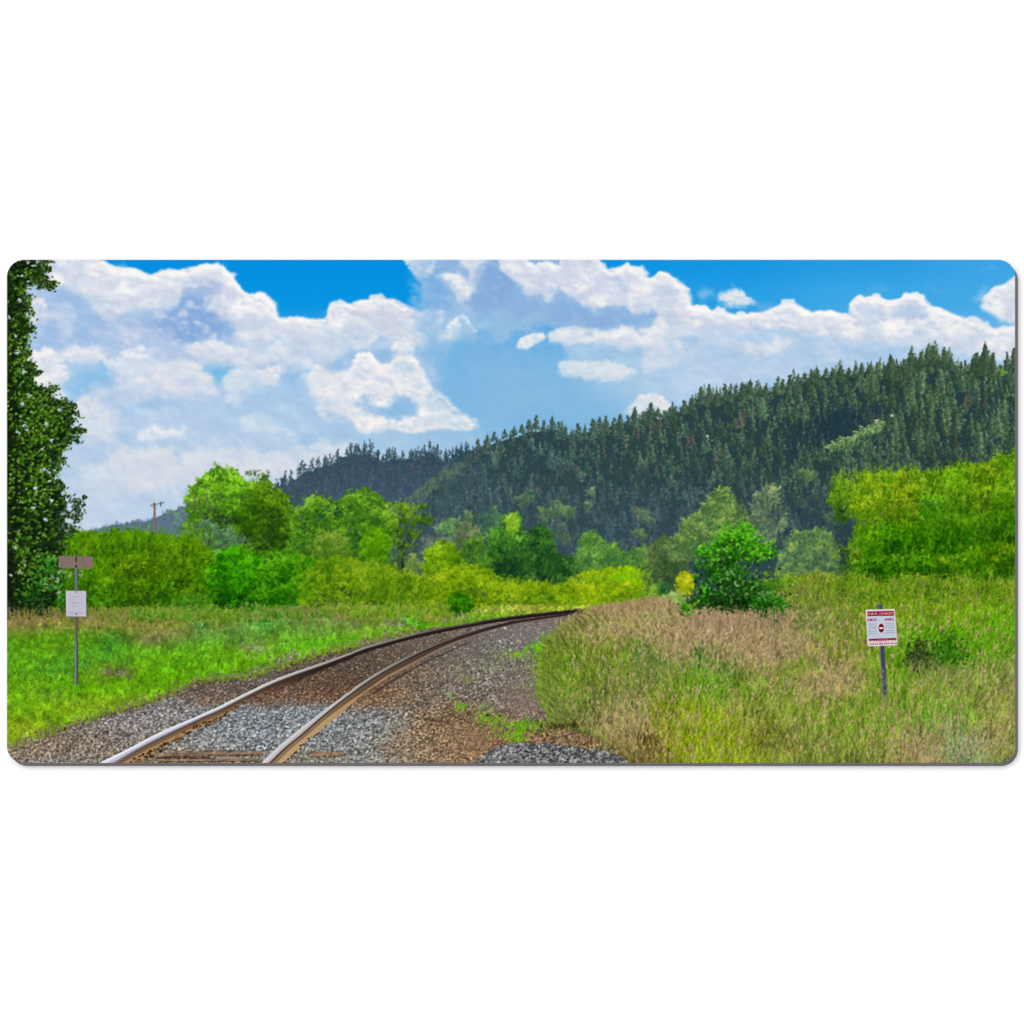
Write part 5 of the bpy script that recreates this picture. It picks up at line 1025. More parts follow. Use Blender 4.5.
# ------------------------------------------------------------------ right meadow
MT = [(583,613),(592,609),(606,607),(622,605),(640,601),(655,598),(668,603),(682,608),(700,606),(760,606),(776,590),(790,578),(815,572),(834,574),(850,582),(900,588),(960,586),(1024,580)]
meadow = MT + [(1024,772),(640,772),(620,754),(604,742),(590,735),(570,729),(548,724),(546,712),(538,698),(536,680),(538,660),(544,646),(556,634),(560,626),(572,618)]
poly(meadow, C(120,142,44), GRR, 1, 1.2, 2.5, 6, 21)
RG = [(600,612,40,8,C(160,138,94),2.0),(640,608,30,7,C(164,142,98),2.4),(570,630,16,8,C(150,136,92),1.6),(590,640,26,12,C(128,140,52),1.6),(640,632,36,10,C(150,140,84),1.8),(665,612,12,6,C(140,150,60),1.6),(620,625,16,8,C(146,146,70),1.2),
      (562,655,14,16,C(104,152,26),2.0),(575,665,18,14,C(108,142,30),1.8),(545,660,8,10,C(120,180,40),1.6),(548,690,12,18,C(126,168,50),1.8),(560,700,14,14,C(120,160,50),1.6),(590,690,20,18,C(112,130,50),1.6),(570,715,20,10,C(112,128,56),1.6),(590,725,14,6,C(108,110,50),1.6),
      (620,665,26,14,C(118,142,44),1.4),(645,655,16,12,C(104,142,52),1.4),(650,670,12,10,C(112,146,66),1.2),(630,690,20,16,C(124,130,64),1.4),(620,730,18,14,C(150,136,86),1.8),(632,720,12,14,C(164,150,104),1.6),(648,745,14,10,C(110,92,40),2.2),(640,758,20,6,C(118,100,52),1.8),(660,728,14,16,C(122,130,24),1.4),(612,745,10,6,C(130,112,66),1.6),
      (685,640,26,14,C(166,142,104),2.0),(720,626,34,12,C(168,144,108),2.0),(760,640,30,14,C(170,142,100),2.2),(745,655,30,12,C(160,142,96),2.0),(790,650,26,12,C(162,142,96),1.8),(800,625,26,14,C(120,140,64),1.4),(830,612,24,10,C(126,144,60),1.4),(820,600,30,10,C(120,146,44),1.4),(775,610,14,10,C(130,140,72),1.2),
      (700,660,14,12,C(96,140,44),1.6),(715,690,18,12,C(88,158,24),1.8),(705,700,20,10,C(110,150,32),1.4),(690,720,24,16,C(134,160,20),2.0),(720,745,30,20,C(140,164,18),2.2),(690,755,24,10,C(136,154,26),1.8),(735,705,12,10,C(140,140,80),1.2),(770,700,30,16,C(118,146,40),1.4),(760,740,26,16,C(118,128,36),1.6),(790,720,26,16,C(128,148,50),1.4),(800,750,26,14,C(120,140,48),1.4),(780,745,16,10,C(110,104,48),1.2),(740,730,10,10,C(150,146,92),1.2),
      (835,685,20,10,C(162,140,96),1.8),(815,690,20,14,C(160,142,92),1.8),(848,676,10,6,C(176,150,116),1.8),(850,650,20,20,C(136,146,54),1.4),(840,720,26,14,C(112,152,32),1.8),(860,740,30,14,C(118,150,40),1.6),(830,750,24,12,C(126,140,54),1.4),(800,668,16,6,C(104,164,16),1.8),(822,640,10,5,C(120,160,20),1.4),
      (870,600,40,10,C(118,160,20),1.6),(900,605,40,10,C(134,172,18),1.8),(940,610,40,12,C(130,160,40),1.4),(980,600,40,14,C(110,168,18),1.8),(990,630,30,18,C(96,172,10),2.2),(930,640,34,18,C(100,168,14),2.0),(900,650,20,16,C(96,170,14),1.8),(895,680,24,14,C(100,156,20),1.6),(975,640,24,14,C(108,178,20),1.8),(1005,660,16,18,C(112,160,40),1.6),(960,620,24,10,C(140,172,20),1.4),
      (920,658,12,14,C(62,92,26),3.4),(945,650,16,14,C(52,112,14),2.6),(935,668,20,6,C(72,110,24),2.0),(925,700,30,16,C(124,156,40),1.4),(960,690,30,14,C(140,150,76),1.6),(930,715,20,12,C(100,168,24),1.6),(900,720,20,10,C(120,150,50),1.4),(985,700,26,20,C(136,152,60),1.4),(1000,730,20,20,C(134,142,56),1.4),(925,750,30,10,C(150,130,90),2.0),(905,745,20,10,C(140,140,70),1.4),(950,735,12,20,C(132,150,104),1.6),(970,752,20,10,C(128,146,92),1.3),(990,745,16,10,C(150,134,100),1.4),(965,720,12,10,C(110,170,30),1.4),(945,745,8,8,C(84,160,20),1.2),
      (1000,675,16,8,C(160,146,100),1.4)]
GR = Guide(RG, C(120,146,40))
GR.fill(LAB == GRR, GRR, 0.80)
mb = []
while len(mb) < 36000:
    x = rnd.uniform(534, 1022); y = rnd.uniform(568, 772)
    if inside(meadow, x, y): mb.append((y, x))
mb.sort()
TAN = C(178,150,112)
for y, x in mb:
    c = GR.at(x + rnd.gauss(0, 9), y + rnd.gauss(0, 6)) if rnd.random() < .68 else GR.at(x + rnd.gauss(0, 34), y + rnd.gauss(0, 20))
    warm = float(c[0] - c[1])                       # dry patches lean tan
    v = 0.95 + 0.34 * gz(GN, x, y) + 0.36 * gz(GN2, x, y) + rnd.choice((-.36, -.24, -.10, .02, .12, .19, .28)) * rnd.uniform(.4, 1.0)
    dp = max(0.0, (y - 590) / 170.0)
    l = (3.6 + 7.5 * dp) * rnd.uniform(0.45, 1.35)
    if x < 600: l *= .8
    ln = rnd.gauss(0.12 if x > 700 else -0.05, 0.38)
    w = 0.28 + 0.14 * dp
    cc = np.clip(c * v * 0.96, 0, 1)
    if rnd.random() < 0.07: cc = np.clip(cc * 0.6 + C(190,190,120) * 0.4, 0, 1)
    mx = x + ln * l * 0.4; my = y - l * 0.6
    stroke(x, y, mx, my, w, w, cc, 0.72, GRR)
    stroke(mx, my, x + ln * l * 1.15, y - l, w, 0.25, np.clip(cc * 1.08, 0, 1), 0.72, GRR)
    if (warm > -0.02 and rnd.random() < 0.55) or rnd.random() < 0.06:   # seed heads
        hx = x + ln * l * 1.15; hy = y - l; s = rnd.uniform(.75, 1.15)
        hc = (TAN if rnd.random() < .75 else C(196,172,140)) * s
        for q in range(3): dab(hx + rnd.gauss(0, .7), hy + q * 1.0 + rnd.gauss(0, .4), .8, .55, rnd.uniform(-1, 1), hc, .75, GRR)
# ragged fringe of seed heads over the top and left edge of the meadow
for k in range(900):
    t = rnd.random(); x = 560 + 145 * t; y = np.interp(x, [q[0] for q in MT[:10]], [q[1] for q in MT[:10]]) + rnd.uniform(-2.5, 4) + (max(0, 590 - x) * .55)
    l = rnd.uniform(3, 6); ln = rnd.gauss(.1, .3)
    stroke(x, y + 3, x + ln * l, y + 3 - l, .35, .25, C(162,138,98) * rnd.uniform(.75, 1.2), .6, GRR)
# tall single stalks, coarser towards the near edge
tall = sorted((600 + 172 * rnd.random() ** .8, rnd.uniform(552, 1020)) for _ in range(2600))
for y, x in tall:
    if not inside(meadow, x, y): continue
    dp = max(0.1, (y - 590) / 170.0); l = (5 + 14 * dp) * rnd.uniform(.6, 1.2); ln = rnd.gauss(.10 if x > 680 else -.06, .28); bend = rnd.gauss(0, .25)
    c = GR.at(x + rnd.gauss(0, 8), y); k = rnd.random()
    c = c * rnd.uniform(.5, .7) if k < .36 else (np.clip(c * 1.3 + .04, 0, 1) if k < .72 else C(190,172,124) * rnd.uniform(.8, 1.1))
    mx = x + ln * l * .5; my = y - l * .55; tx = mx + (ln + bend) * l * .5; ty = y - l
    stroke(x, y, mx, my, .36, .32, c, .58, GRR); stroke(mx, my, tx, ty, .32, .2, c, .58, GRR)
    if k > .66:
        for q in range(4): dab(tx + rnd.gauss(0, .5) - (ln + bend) * q * .5, ty + q * 1.1, .75, .6, rnd.uniform(-1, 1), C(186,158,120) * rnd.uniform(.8, 1.15), .8, GRR)
# blades leaning out over the stones
for k in range(1300):
    y = rnd.uniform(616, 728); x = np.interp(y, [616,630,646,660,680,700,728], [578,560,546,540,538,541,556]) + abs(rnd.gauss(0, 9)) + 3 + 14 * smooth(640, 612, y)
    l = rnd.uniform(3, 9); ln = rnd.gauss(-.5, .4); c = (GR.at(x + 14, y) * .6 + C(132,138,70) * .4) * rnd.uniform(.5, 1.2)
    stroke(x, y, x + ln * l * .6, y - l * .7, .45, .35, np.clip(c, 0, 1), .8, GRR); stroke(x + ln * l * .6, y - l * .7, x + ln * l * 1.3, y - l, .35, .22, np.clip(c * 1.1, 0, 1), .8, GRR)
# dark openings between the stems
for (x, y, sx_, sy_, n, col) in ((648,742,9,6,60,C(84,62,24)),(655,755,10,4,40,C(92,70,30)),(632,703,5,6,24,C(84,92,40)),(566,727,14,1.5,50,C(60,48,26)),(600,700,14,10,50,C(84,100,44)),(585,712,10,8,40,C(84,96,44)),(730,668,6,6,30,C(64,104,40)),(700,655,6,6,26,C(56,100,40)),(640,655,4,6,24,C(60,110,50)),(780,748,8,6,30,C(92,80,36)),(760,735,6,8,30,C(90,90,30)),(845,595,6,5,40,C(84,100,50)),(812,598,8,6,30,C(92,112,60))):
    for k in range(n):
        xx = x + rnd.gauss(0, sx_); yy = y + rnd.gauss(0, sy_); l = rnd.uniform(2, 5)
        stroke(xx, yy, xx + rnd.gauss(0, .4) * l, yy - l, .55, .35, col * rnd.uniform(.6, 1.3), .7, GRR)
# rank growth along the foot of the right hand thicket
for k in range(46):
    x = rnd.uniform(838, 1020); y = 586 + rnd.uniform(-7, 9)
    bush(ell(x, y, rnd.uniform(5, 11), rnd.uniform(4, 8)), [c * rnd.uniform(.8, 1.1) for c in (C(48,86,12),C(96,146,18),C(136,174,34),C(172,184,90))], 6, 1.1, 3.6, GRR, base=False, ragged=2)
for k in range(900):
    x = rnd.uniform(800, 1020); y = rnd.uniform(580, 606); l = rnd.uniform(4, 11); ln = rnd.gauss(.05, .3)
    stroke(x, y, x + ln * l, y - l, .4, .22, ramp([C(60,100,14), C(110,156,20), C(150,180,40), C(176,160,120)], rnd.random()) * rnd.uniform(.7, 1.1), .65, GRR)
DSH = part('printed_bush', 'low dark shrub in the grass right of the warning sign')
for (x, y, sx_, sy_, n, cols) in ((919,658,6,9,420,[C(24,38,16), C(48,66,30), C(90,100,62)]),(948,652,9,9,420,[C(16,54,6), C(40,100,10), C(82,146,20)]),(932,666,12,3,70,[C(34,56,16), C(70,100,30), C(110,130,60)])):
    for k in range(n): dab(x + rnd.gauss(0, sx_), y + rnd.gauss(0, sy_), 1.3, .8, rnd.uniform(-1.4, 1.4), ramp(cols, rnd.random()), .8, DSH)
for k in range(170):
    x = rnd.uniform(905, 968); y = rnd.uniform(668, 690); l = rnd.uniform(5, 12); ln = rnd.gauss(.2, .4)
    stroke(x, y, x + ln * l, y - l, .45, .25, rnd.choice((C(150,160,80), C(120,160,40), C(176,160,116))) * rnd.uniform(.7, 1.1), .75, GRR)
for k in range(120):
    x = rnd.uniform(946, 985); y = rnd.uniform(735, 766); dab(x, y, 1.2, .8, rnd.uniform(-1, 1), ramp([C(96,120,90), C(140,164,130), C(170,186,160)], rnd.random()), .7, GRR)

# --- vivid bush in the meadow
FB = part('printed_bush', 'vivid green broad-leaved bush standing in the right meadow')
LEAFY = [C(8,34,8), C(24,82,12), C(54,136,16), C(112,190,34)]
fb = [(694,612),(698,596),(692,584),(694,570),(690,556),(696,546),(706,544),(714,540),(720,530),(732,524),(746,527),(756,530),(762,540),(774,548),(776,556),(764,564),(756,572),(762,584),(772,596),(774,610),(752,616),(730,614),(712,616)]
for (x, y, rx, ry) in ((736,548,22,16),(722,572,18,14),(742,592,24,14),(714,600,18,10),(752,604,20,9)):
    poly(rough(ell(x, y, rx, ry), 3), C(22,62,12), FB, .72, 3.0, 5, 6, 77)
for (x, y, r, n) in [(705,553,9,60),(698,566,6,26),(712,566,9,50),(722,540,9,60),(738,533,11,90),(752,541,10,80),(768,551,8,50),(756,556,9,50),(735,554,12,80),(720,580,12,70),(742,574,12,70),(756,586,9,40),(706,588,9,40),(700,604,10,50),(722,600,14,90),(744,598,14,90),(764,604,11,60),(688,608,7,30),(780,610,7,24),(684,606,4,12),(686,612,6,16),(778,600,6,16),(692,618,4,14),(696,578,4,14),(745,526,6,30)]:
    for k in range(int(n * 1.5)):
        dx = rnd.gauss(0, .5); dy = rnd.gauss(0, .45)
        s_ = 0.52 - dy * .5 - (y - 560) / 60 * .42 + rnd.uniform(-.3, .3)
        dab(x + dx * r, y + dy * r, rnd.uniform(.8, 1.6), rnd.uniform(.55, .85), rnd.uniform(-1.1, 1.1), ramp(LEAFY, s_), .85, FB)
for k in range(230): 
    x = rnd.gauss(738, 20); y = rnd.gauss(602, 6); dab(x, y, 1.5, .9, rnd.uniform(-1.2, 1.2), ramp([C(6,26,6), C(14,52,10), C(40,80,24), C(118,138,84)], rnd.random() ** 1.6), .9, FB)
for k in range(90):
    x = rnd.gauss(736, 17); y = rnd.gauss(580, 12); dab(x, y, 1.7, 1.0, rnd.uniform(-1.2, 1.2), ramp([C(10,50,10), C(30,110,14), C(92,140,70), C(150,180,110)], rnd.random()), .85, FB)
for (x, y, sx_, sy_, n) in ((708,550,7,5,70),(740,535,12,6,120),(765,550,7,5,60),(704,595,5,5,26),(782,606,3,4,0),(686,608,6,3,34),(692,616,4,2,24),(750,548,12,8,50),(780,612,4,4,30)):
    for k in range(n): dab(x + rnd.gauss(0, sx_), y + rnd.gauss(0, sy_), 1.5, .85, rnd.uniform(-1, 1), ramp([C(18,88,8), C(40,138,10), C(84,182,20), C(132,206,50)], rnd.random()), .9, FB)
stroke(740,612,742,575,.8,.5,C(40,50,24),.7,FB); stroke(742,580,756,556,.5,.3,C(80,104,60),.7,FB); stroke(706,572,712,550,.5,.3,C(90,110,40),.6,FB); stroke(690,588,694,598,.5,.4,C(130,84,56),.8,FB)
YB = part('printed_bush', 'yellow-green low bush at the right foot of the vivid bush')
bush([(758,582),(764,573),(776,571),(788,575),(799,581),(794,588),(778,592),(764,590)], [C(50,104,14),C(98,150,24),C(136,182,34),C(170,198,70)], 16, 1.3, 4.0, YB, base=False, ragged=2)
bush([(752,616),(756,596),(770,590),(784,600),(788,614),(775,622)], [C(10,44,8),C(30,90,12),C(56,136,20),C(130,170,90)], 24, 1.6, 4.4, FB, base=False)
for k in range(500):
    x = rnd.uniform(684, 792); y = 622 + rnd.uniform(-4, 10); l = rnd.uniform(5, 13); ln = rnd.gauss(.05, .3)
    stroke(x, y, x + ln * l, y - l, .45, .25, C(176,148,112) * rnd.uniform(.6, 1.15), .7, GRR)
    if rnd.random() < .5: dab(x + ln * l, y - l, .9, .6, 0, C(190,160,128) * rnd.uniform(.8, 1.1), .7, GRR)

# ------------------------------------------------------------------ big tree on the left edge
LT = part('printed_tree', 'large dark broad-leaved tree filling the left edge')
lt = [(0,250),(48,250),(46,262),(44,272),(46,279),(54,283),(50,288),(40,285),(32,280),(28,282),(26,292),(25,300),(29,308),(27,318),(29,330),(27,345),(29,354),(25,362),(30,368),(36,371),(32,380),(44,392),(52,392),(54,400),(66,404),(74,408),(72,418),(66,418),(72,426),(80,430),(75,438),(62,444),(62,455),(56,464),(50,472),(58,484),(60,496),(64,506),(58,520),(66,534),(62,548),(56,560),(58,580),(54,600),(48,614),(0,616)]
bush(lt, [C(6,18,6),C(18,42,8),C(46,82,14),C(98,140,42)], 330, 1.9, 5.0, LT, ragged=2.0, shade=0.0)
for k in range(1500):                                   # deep shade at the heart and the foot of the crown
    x = 7 + abs(rnd.gauss(0, 22)); y = rnd.choice((rnd.gauss(445, 18), rnd.gauss(585, 18), rnd.gauss(560, 30), rnd.gauss(510, 20), rnd.gauss(300, 20)))
    if inside(lt, x + 4, y): dab(x, y, 1.5, .9, rnd.uniform(-1.3, 1.3), ramp([C(6,16,6), C(14,32,8), C(30,56,16)], rnd.random()), .85, LT)
for (x, y, sx_, sy_, n) in ((40,430,14,10,150),(30,400,12,8,90),(20,365,8,8,60),(40,478,10,12,90),(20,340,6,8,40),(34,500,14,8,70),(44,414,14,6,80),(24,283,10,10,40),(20,470,10,12,60),(36,570,12,12,90),(30,540,14,10,60)):
    for k in range(n): dab(x + rnd.gauss(0, sx_), y + rnd.gauss(0, sy_), 1.6, .9, rnd.uniform(-1.2, 1.2), ramp([C(40,84,10), C(72,122,18), C(112,156,44), C(160,190,110)], rnd.random() ** 1.3), .85, LT)
for (a0, b0, a1, b1, w0) in ((10,600,16,470,1.6),(14,520,34,440,.9),(16,470,12,330,1.2),(15,440,48,415,.7),(13,360,26,312,.6),(12,330,30,270,.7),(20,545,50,500,.8)):
    stroke(a0, b0, a1, b1, w0, w0 * .5, C(26,24,18), .75, LT)
for k in range(420):
    x = rnd.uniform(7, 72); y = rnd.uniform(262, 600)
    if inside(lt, x + 3, y):
        an = rnd.uniform(-.5, 1.2); l = rnd.uniform(3, 7)
        for q in range(6):
            t = q / 6; dab(x + math.cos(an) * l * t, y - math.sin(an) * l * t + rnd.gauss(0, .6), 1.4, .75, rnd.uniform(-1.2, 1.2), ramp([C(24,52,10), C(64,108,22), C(118,158,60)], t + rnd.uniform(-.3, .2)), .8, LT)
def spray(pts, n, pid, cols, s=1.6):
    for (x, y, r) in pts:
        for k in range(n):
            dab(x + rnd.gauss(0, r), y + rnd.gauss(0, r * .8), s, s * .55, rnd.uniform(-1.4, 1.4), ramp(cols, rnd.random()), .92, pid)
DL = [C(14,30,10), C(32,58,16), C(62,92,34), C(110,140,80)]
spray([(46,268,3),(50,284,3),(42,283,3),(34,276,4),(54,283,2),(38,266,4),(48,260,3),(28,352,2.5),(26,330,2.5),(28,310,2.5),(34,371,2.2),(48,393,3),(53,388,2),(52,402,3),(66,407,3),(72,405,2),(64,412,3),(78,431,2.2),(70,430,3),(60,462,2.2),(56,470,2.2),(50,476,3)], 20, LT, DL)
olt = np.array(lt[1:-1], float)
for i in range(len(olt) - 1):
    l = math.hypot(*(olt[i + 1] - olt[i]))
    for q in range(max(1, int(l / 6))):
        t = rnd.random(); p_ = olt[i] * (1 - t) + olt[i + 1] * t
        if p_[1] > 596: continue
        r = rnd.uniform(1.4, 3.2); ox = rnd.uniform(-1, 5)
        stroke(p_[0] - 6, p_[1] + rnd.uniform(-1, 4), p_[0] + ox, p_[1], .45, .3, C(36,36,22), .8, LT)
        spray([(p_[0] + ox, p_[1] + rnd.gauss(0, 1.5), r)], 13, LT, DL, 1.5)
for (x, y, r) in ((30,396,2),(46,424,1.8),(24,372,1.6),(52,440,1.6),(44,470,1.8),(20,300,1.6),(36,488,1.6),(52,500,1.6),(60,410,1.4),(18,352,1.4),(22,404,1.3),(46,520,1.4)):
    for k in range(9): dab(x + rnd.gauss(0, r * .8), y + rnd.gauss(0, r * .6), 1.0, .6, rnd.uniform(-1, 1), C(200,214,228) * rnd.uniform(.85, 1.0), .85, LT)
# the outlying bough low on the right of the crown
for (a0, b0, a1, b1) in ((60,522,76,508),(66,518,80,502),(62,512,72,496),(78,506,85,497)): stroke(a0, b0, a1, b1, .6, .35, C(40,40,32), .9, LT)
spray([(72,516,4),(78,508,3.5),(80,516,3),(68,524,4.5),(72,530,3),(62,530,4.5),(76,502,2.6),(62,516,4),(84.5,497,.9)], 26, LT, [C(14,28,16), C(28,48,26), C(56,78,44), C(120,140,110)], 1.5)
for (x, y, r) in ((24.5,426,2.0),(27,430,1.6),(17,432,1.5),(42,449,1.2),(8.5,318,1.6),(34,508,1.6),(16,336,1.2),(38,262,1.5),(34,266,1.3),(28,262,1.6),(50,481,1.4),(22,276,1.0),(62,514,1.4),(70,522,1.2),(15,548,1.0),(11,575,.9)):
    for k in range(7): dab(x + rnd.gauss(0, r * .6), y + rnd.gauss(0, r * .5), .8, .6, rnd.uniform(-1, 1), C(206,216,222) * rnd.uniform(.8, 1.0), .85, LT)
# undergrowth with pale leaves beside the trunk
UG = part('printed_bush', 'leafy undergrowth between the dark tree and the left sign')
bush([(24,612),(28,580),(36,562),(50,556),(60,566),(66,590),(70,612)], [C(14,42,12),C(44,104,20),C(84,150,34),C(150,190,120)], 44, 1.4, 4.4, UG, base=False, shade=.4)
for (x, y) in ((25,564),(20,572),(53,577),(60,572),(70,575),(82,574),(58,592),(46,585),(58,580)):
    for k in range(7): dab(x + rnd.gauss(0, 1.6), y + rnd.gauss(0, 1.2), .9, .6, rnd.uniform(-1, 1), C(196,208,186) * rnd.uniform(.75, 1), .8, UG)
for k in range(160): dab(rnd.uniform(7, 50), rnd.gauss(606, 5), 1.5, .9, rnd.uniform(-1.3, 1.3), C(20,40,20) * rnd.uniform(.4, 1.5), .85, UG)
for k in range(420):
    x = rnd.uniform(4, 130); y = rnd.uniform(612, 624); l = rnd.uniform(4, 8); ln = rnd.gauss(0, .3)
    stroke(x, y, x + ln * l, y - l, .4, .25, rnd.choice((C(164,134,92), C(146,132,70), C(176,146,108), C(110,130,40))) * rnd.uniform(.7, 1.1), .75, GRL)

fray(0.9, 3.5, 641, 500, (RL, RR, TIE[0], TIE[1], TIE[2]))
# ------------------------------------------------------------------ signs
def tq(q, u, v):
    """point at (u, v) of a sign panel given its four corners"""
    (ax, ay), (bx, by), (cx, cy), (dx, dy) = q
    return (ax * (1 - u) * (1 - v) + bx * u * (1 - v) + cx * u * v + dx * (1 - u) * v, ay * (1 - u) * (1 - v) + by * u * (1 - v) + cy * u * v + dy * (1 - u) * v)
def onq(q, u0, v0, u1, v1, col, pid, alpha=1, soft=.35):
    poly([tq(q, u0, v0), tq(q, u1, v0), tq(q, u1, v1), tq(q, u0, v1)], col, pid, alpha, soft, pad=2)
FONT = {'D': ('110','101','101','101','110'), 'A': ('010','101','111','101','101'), 'N': ('101','111','111','111','101'), 'G': ('011','100','101','101','011'), 'E': ('111','100','110','100','111'), 'R': ('110','101','110','101','101'), 'W': ('101','101','111','111','101'), 'I': ('111','010','010','010','111')}
def text(q, s, u0, v0, u1, v1, col, pid, alpha):
    n = len(s) * 4 - 1
    for k, ch in enumerate(s):
        for r, row in enumerate(FONT[ch]):
            for c0, bit in enumerate(row):
                if bit == '1':
                    a = u0 + (u1 - u0) * (k * 4 + c0) / n; b = v0 + (v1 - v0) * r / 5
                    onq(q, a, b, a + (u1 - u0) / n, b + (v1 - v0) / 5, col, pid, alpha, .3)
LS = part('printed_sign_post', 'thin grey post of the blank-backed signs at the left')
stroke(76.2,556,76.3,688,1.55,1.6,C(98,98,100),1,LS); stroke(75.6,568,75.6,686,.5,.5,C(134,136,140),.8,LS); stroke(77.2,568,77.3,686,.5,.5,C(62,62,62),.8,LS)
stroke(76.2,617,76.3,640,1.5,1.5,C(108,88,72),.7,LS); stroke(76.2,568,76.2,590,1.4,1.4,C(92,112,112),.7,LS)
LP1 = part('printed_sign_panel', 'brown-grey wide panel at the top of the left post', LS)
poly([(59.6,556),(92,556.4),(93,558),(93,567.4),(91.4,568.6),(60.4,568.2),(58.8,566.6),(58.8,557.2)], C(128,110,102), LP1, 1, .7)
for k in range(150): dab(rnd.uniform(60, 92), rnd.uniform(557, 568), rnd.uniform(.8, 2), .5, 0, C(128,110,102) * rnd.uniform(.88, 1.12), .5, LP1)
stroke(76,556.5,76.1,562,.9,.8,C(64,58,58),.8,LP1); dab(76.2,566.4,1.3,1.2,0,C(44,40,44),.9,LP1); dab(76.2,558.6,1.0,1,0,C(56,52,52),.8,LP1)
LP2 = part('printed_sign_panel', 'pale lilac-white square panel on the left post', LS)
ql = [(65.8,590.8),(86.0,591.0),(86.2,617.0),(66.2,616.6)]
onq(ql, 0, 0, 1, 1, C(190,188,202), LP2, 1, .5)
for (v, u0, u1) in ((.2,.3,.7),(.33,.15,.5),(.45,.15,.8),(.58,.2,.6),(.82,.12,.85),(.87,.2,.8)): onq(ql, u0, v, u1, v + .03, C(150,146,166), LP2, .5)
stroke(76,590.6,76,592.6,.8,.6,C(120,110,150),.8,LP2); dab(76.4,614.2,.9,.9,0,C(100,92,110),.8,LP2); onq(ql, 0, .97, 1, 1.02, C(120,116,130), LP2, .6)
for k in range(60):
    x = rnd.gauss(76.4, 2.2); stroke(x, 692, x + rnd.gauss(0, 1.2), 692 - rnd.uniform(3, 8), .5, .3, C(96,176,16) * rnd.uniform(.7, 1.1), .8, GRL)

WS = part('printed_sign_post', 'leaning dark steel post of the red and white warning sign')
poly([(877.6,604.6),(882.6,604.4),(887.4,700),(882.6,701)], C(72,78,90), WS, 1, .6)
poly([(877.6,604.6),(879.4,604.5),(884.2,700),(882.6,701)], C(104,110,124), WS, .8, .5); poly([(880.4,640),(882.0,640),(885.6,700),(884.2,700)], C(44,48,58), WS, .8, .5)
dab(880,606,2.2,1.6,0,C(72,82,120),.8,WS)
for k in range(40):
    t = rnd.random(); dab(882.5 + 2.4 * t + rnd.gauss(0, 1.2), 668 + 32 * t, .7, 1.0, 0, rnd.choice((C(150,140,110), C(110,116,110), C(60,66,60))), .6, WS)
WP = part('printed_sign_panel', 'red and white no-entry warning panel', WS)
q = [(865.4,609.6),(894.7,609.0),(897.6,645.2),(867.8,646.4)]
onq(q, 0, 0, 1, 1, C(222,200,204), WP, 1, .5); onq(q, .03, .20, .97, .80, C(188,198,212), WP, 1, .5)
onq(q, .055, .05, .965, .185, C(132,8,40), WP, 1, .4); poly([tq(q,.42,.16), tq(q,.5,.05), tq(q,.54,.16)], C(210,150,160), WP, .55, .4)
text(q, 'DANGER', .08, .085, .40, .15, C(240,190,196), WP, .75); text(q, 'DANGER', .54, .085, .93, .15, C(240,200,206), WP, .75)
text(q, 'DANGER', .05, .245, .36, .315, C(150,40,84), WP, .9); text(q, 'DANGER', .63, .245, .94, .315, C(150,40,84), WP, .9)
for v in (.39,.45,.50,.58,.64): onq(q, .05, v, .34, v + .022, C(140,140,166), WP, .55, .3); onq(q, .62, v, .95, v + .022, C(150,140,166), WP, .55, .3)
ex, ey = tq(q, .495, .515); dab(ex, ey, 3.7, 5.3, 0, C(232,206,214), .8, WP); dab(ex, ey, 2.9, 4.5, 0, C(118,4,34), 1, WP); stroke(ex - 1.6, ey, ex + 1.6, ey, .75, .75, C(250,206,214), 1, WP)
onq(q, .05, .795, .97, .855, C(132,6,34), WP, 1, .35); onq(q, .32, .80, .70, .87, C(196,120,140), WP, .6, .35)
for k in range(12):
    u = .08 + k * .077; onq(q, u, .925, u + .04, .965, C(60,22,40) if k % 3 else C(130,20,50), WP, .95, .25)
for k in range(9): onq(q, .10 + k * .1, .865, .135 + k * .1, .90, C(176,90,110), WP, .7, .25)
for k in range(70):
    x = rnd.gauss(885, 4); stroke(x, 706, x + rnd.gauss(0.5, 2), 706 - rnd.uniform(4, 12), .5, .3, rnd.choice((C(120,160,40), C(150,150,90))) * rnd.uniform(.7, 1.1), .8, GRR)

# ------------------------------------------------------------------ press finish: crisp ink edges, faint grain
def usm(a, sig, k):
    return np.stack([a[..., c] + (a[..., c] - blur(a[..., c], sig)) * k for c in range(3)], -1)
land = smooth(-0.02, 0.25, (LAB > CL_S).astype(np.float32))[..., None]
soft_ = np.stack([blur(INK[..., c], 0.62) for c in range(3)], -1)
# mottled chroma and value of real leaf and stem litter
M1 = fbm(XX, YY, 3.2, 2, 501); M2 = fbm(XX, YY, 7.0, 2, 511)
mot = (1 + 0.10 * M1 + 0.06 * M2)[..., None] * np.ones(3, np.float32)
mot[..., 0] += 0.06 * fbm(XX, YY, 9.0, 2, 521)
half_ = np.isin(LAB, [GRR, GRL])[..., None]
hard = np.isin(LAB, [BAL, PILE, LP1, LP2, WP, WS, LS, RL, RR])[..., None]
soft_ = np.where(half_, INK * .35 + soft_ * .65, soft_)
soft_ = np.where(hard, INK * 0.6 + soft_ * 0.4, soft_ * mot)
INK = INK * (1 - land) + usm(soft_, 1.3, 0.62) * land
INK = INK + rng.normal(0, 0.006, INK.shape[:2]).astype(np.float32)[..., None]
INK = np.clip(INK, 0.01, 0.99)
# ==================================================================
#  THE SCENE: a printed desk mat lying on a white surface
# ==================================================================
import bpy, bmesh
K = 0.0006                        # metres per print unit: the mat is about 60 x 30 cm
THICK = 0.004                     # 4 mm of rubber
LIGHT = 1.24                      # light on the sheet, relative to paper white
RAD = 17.0

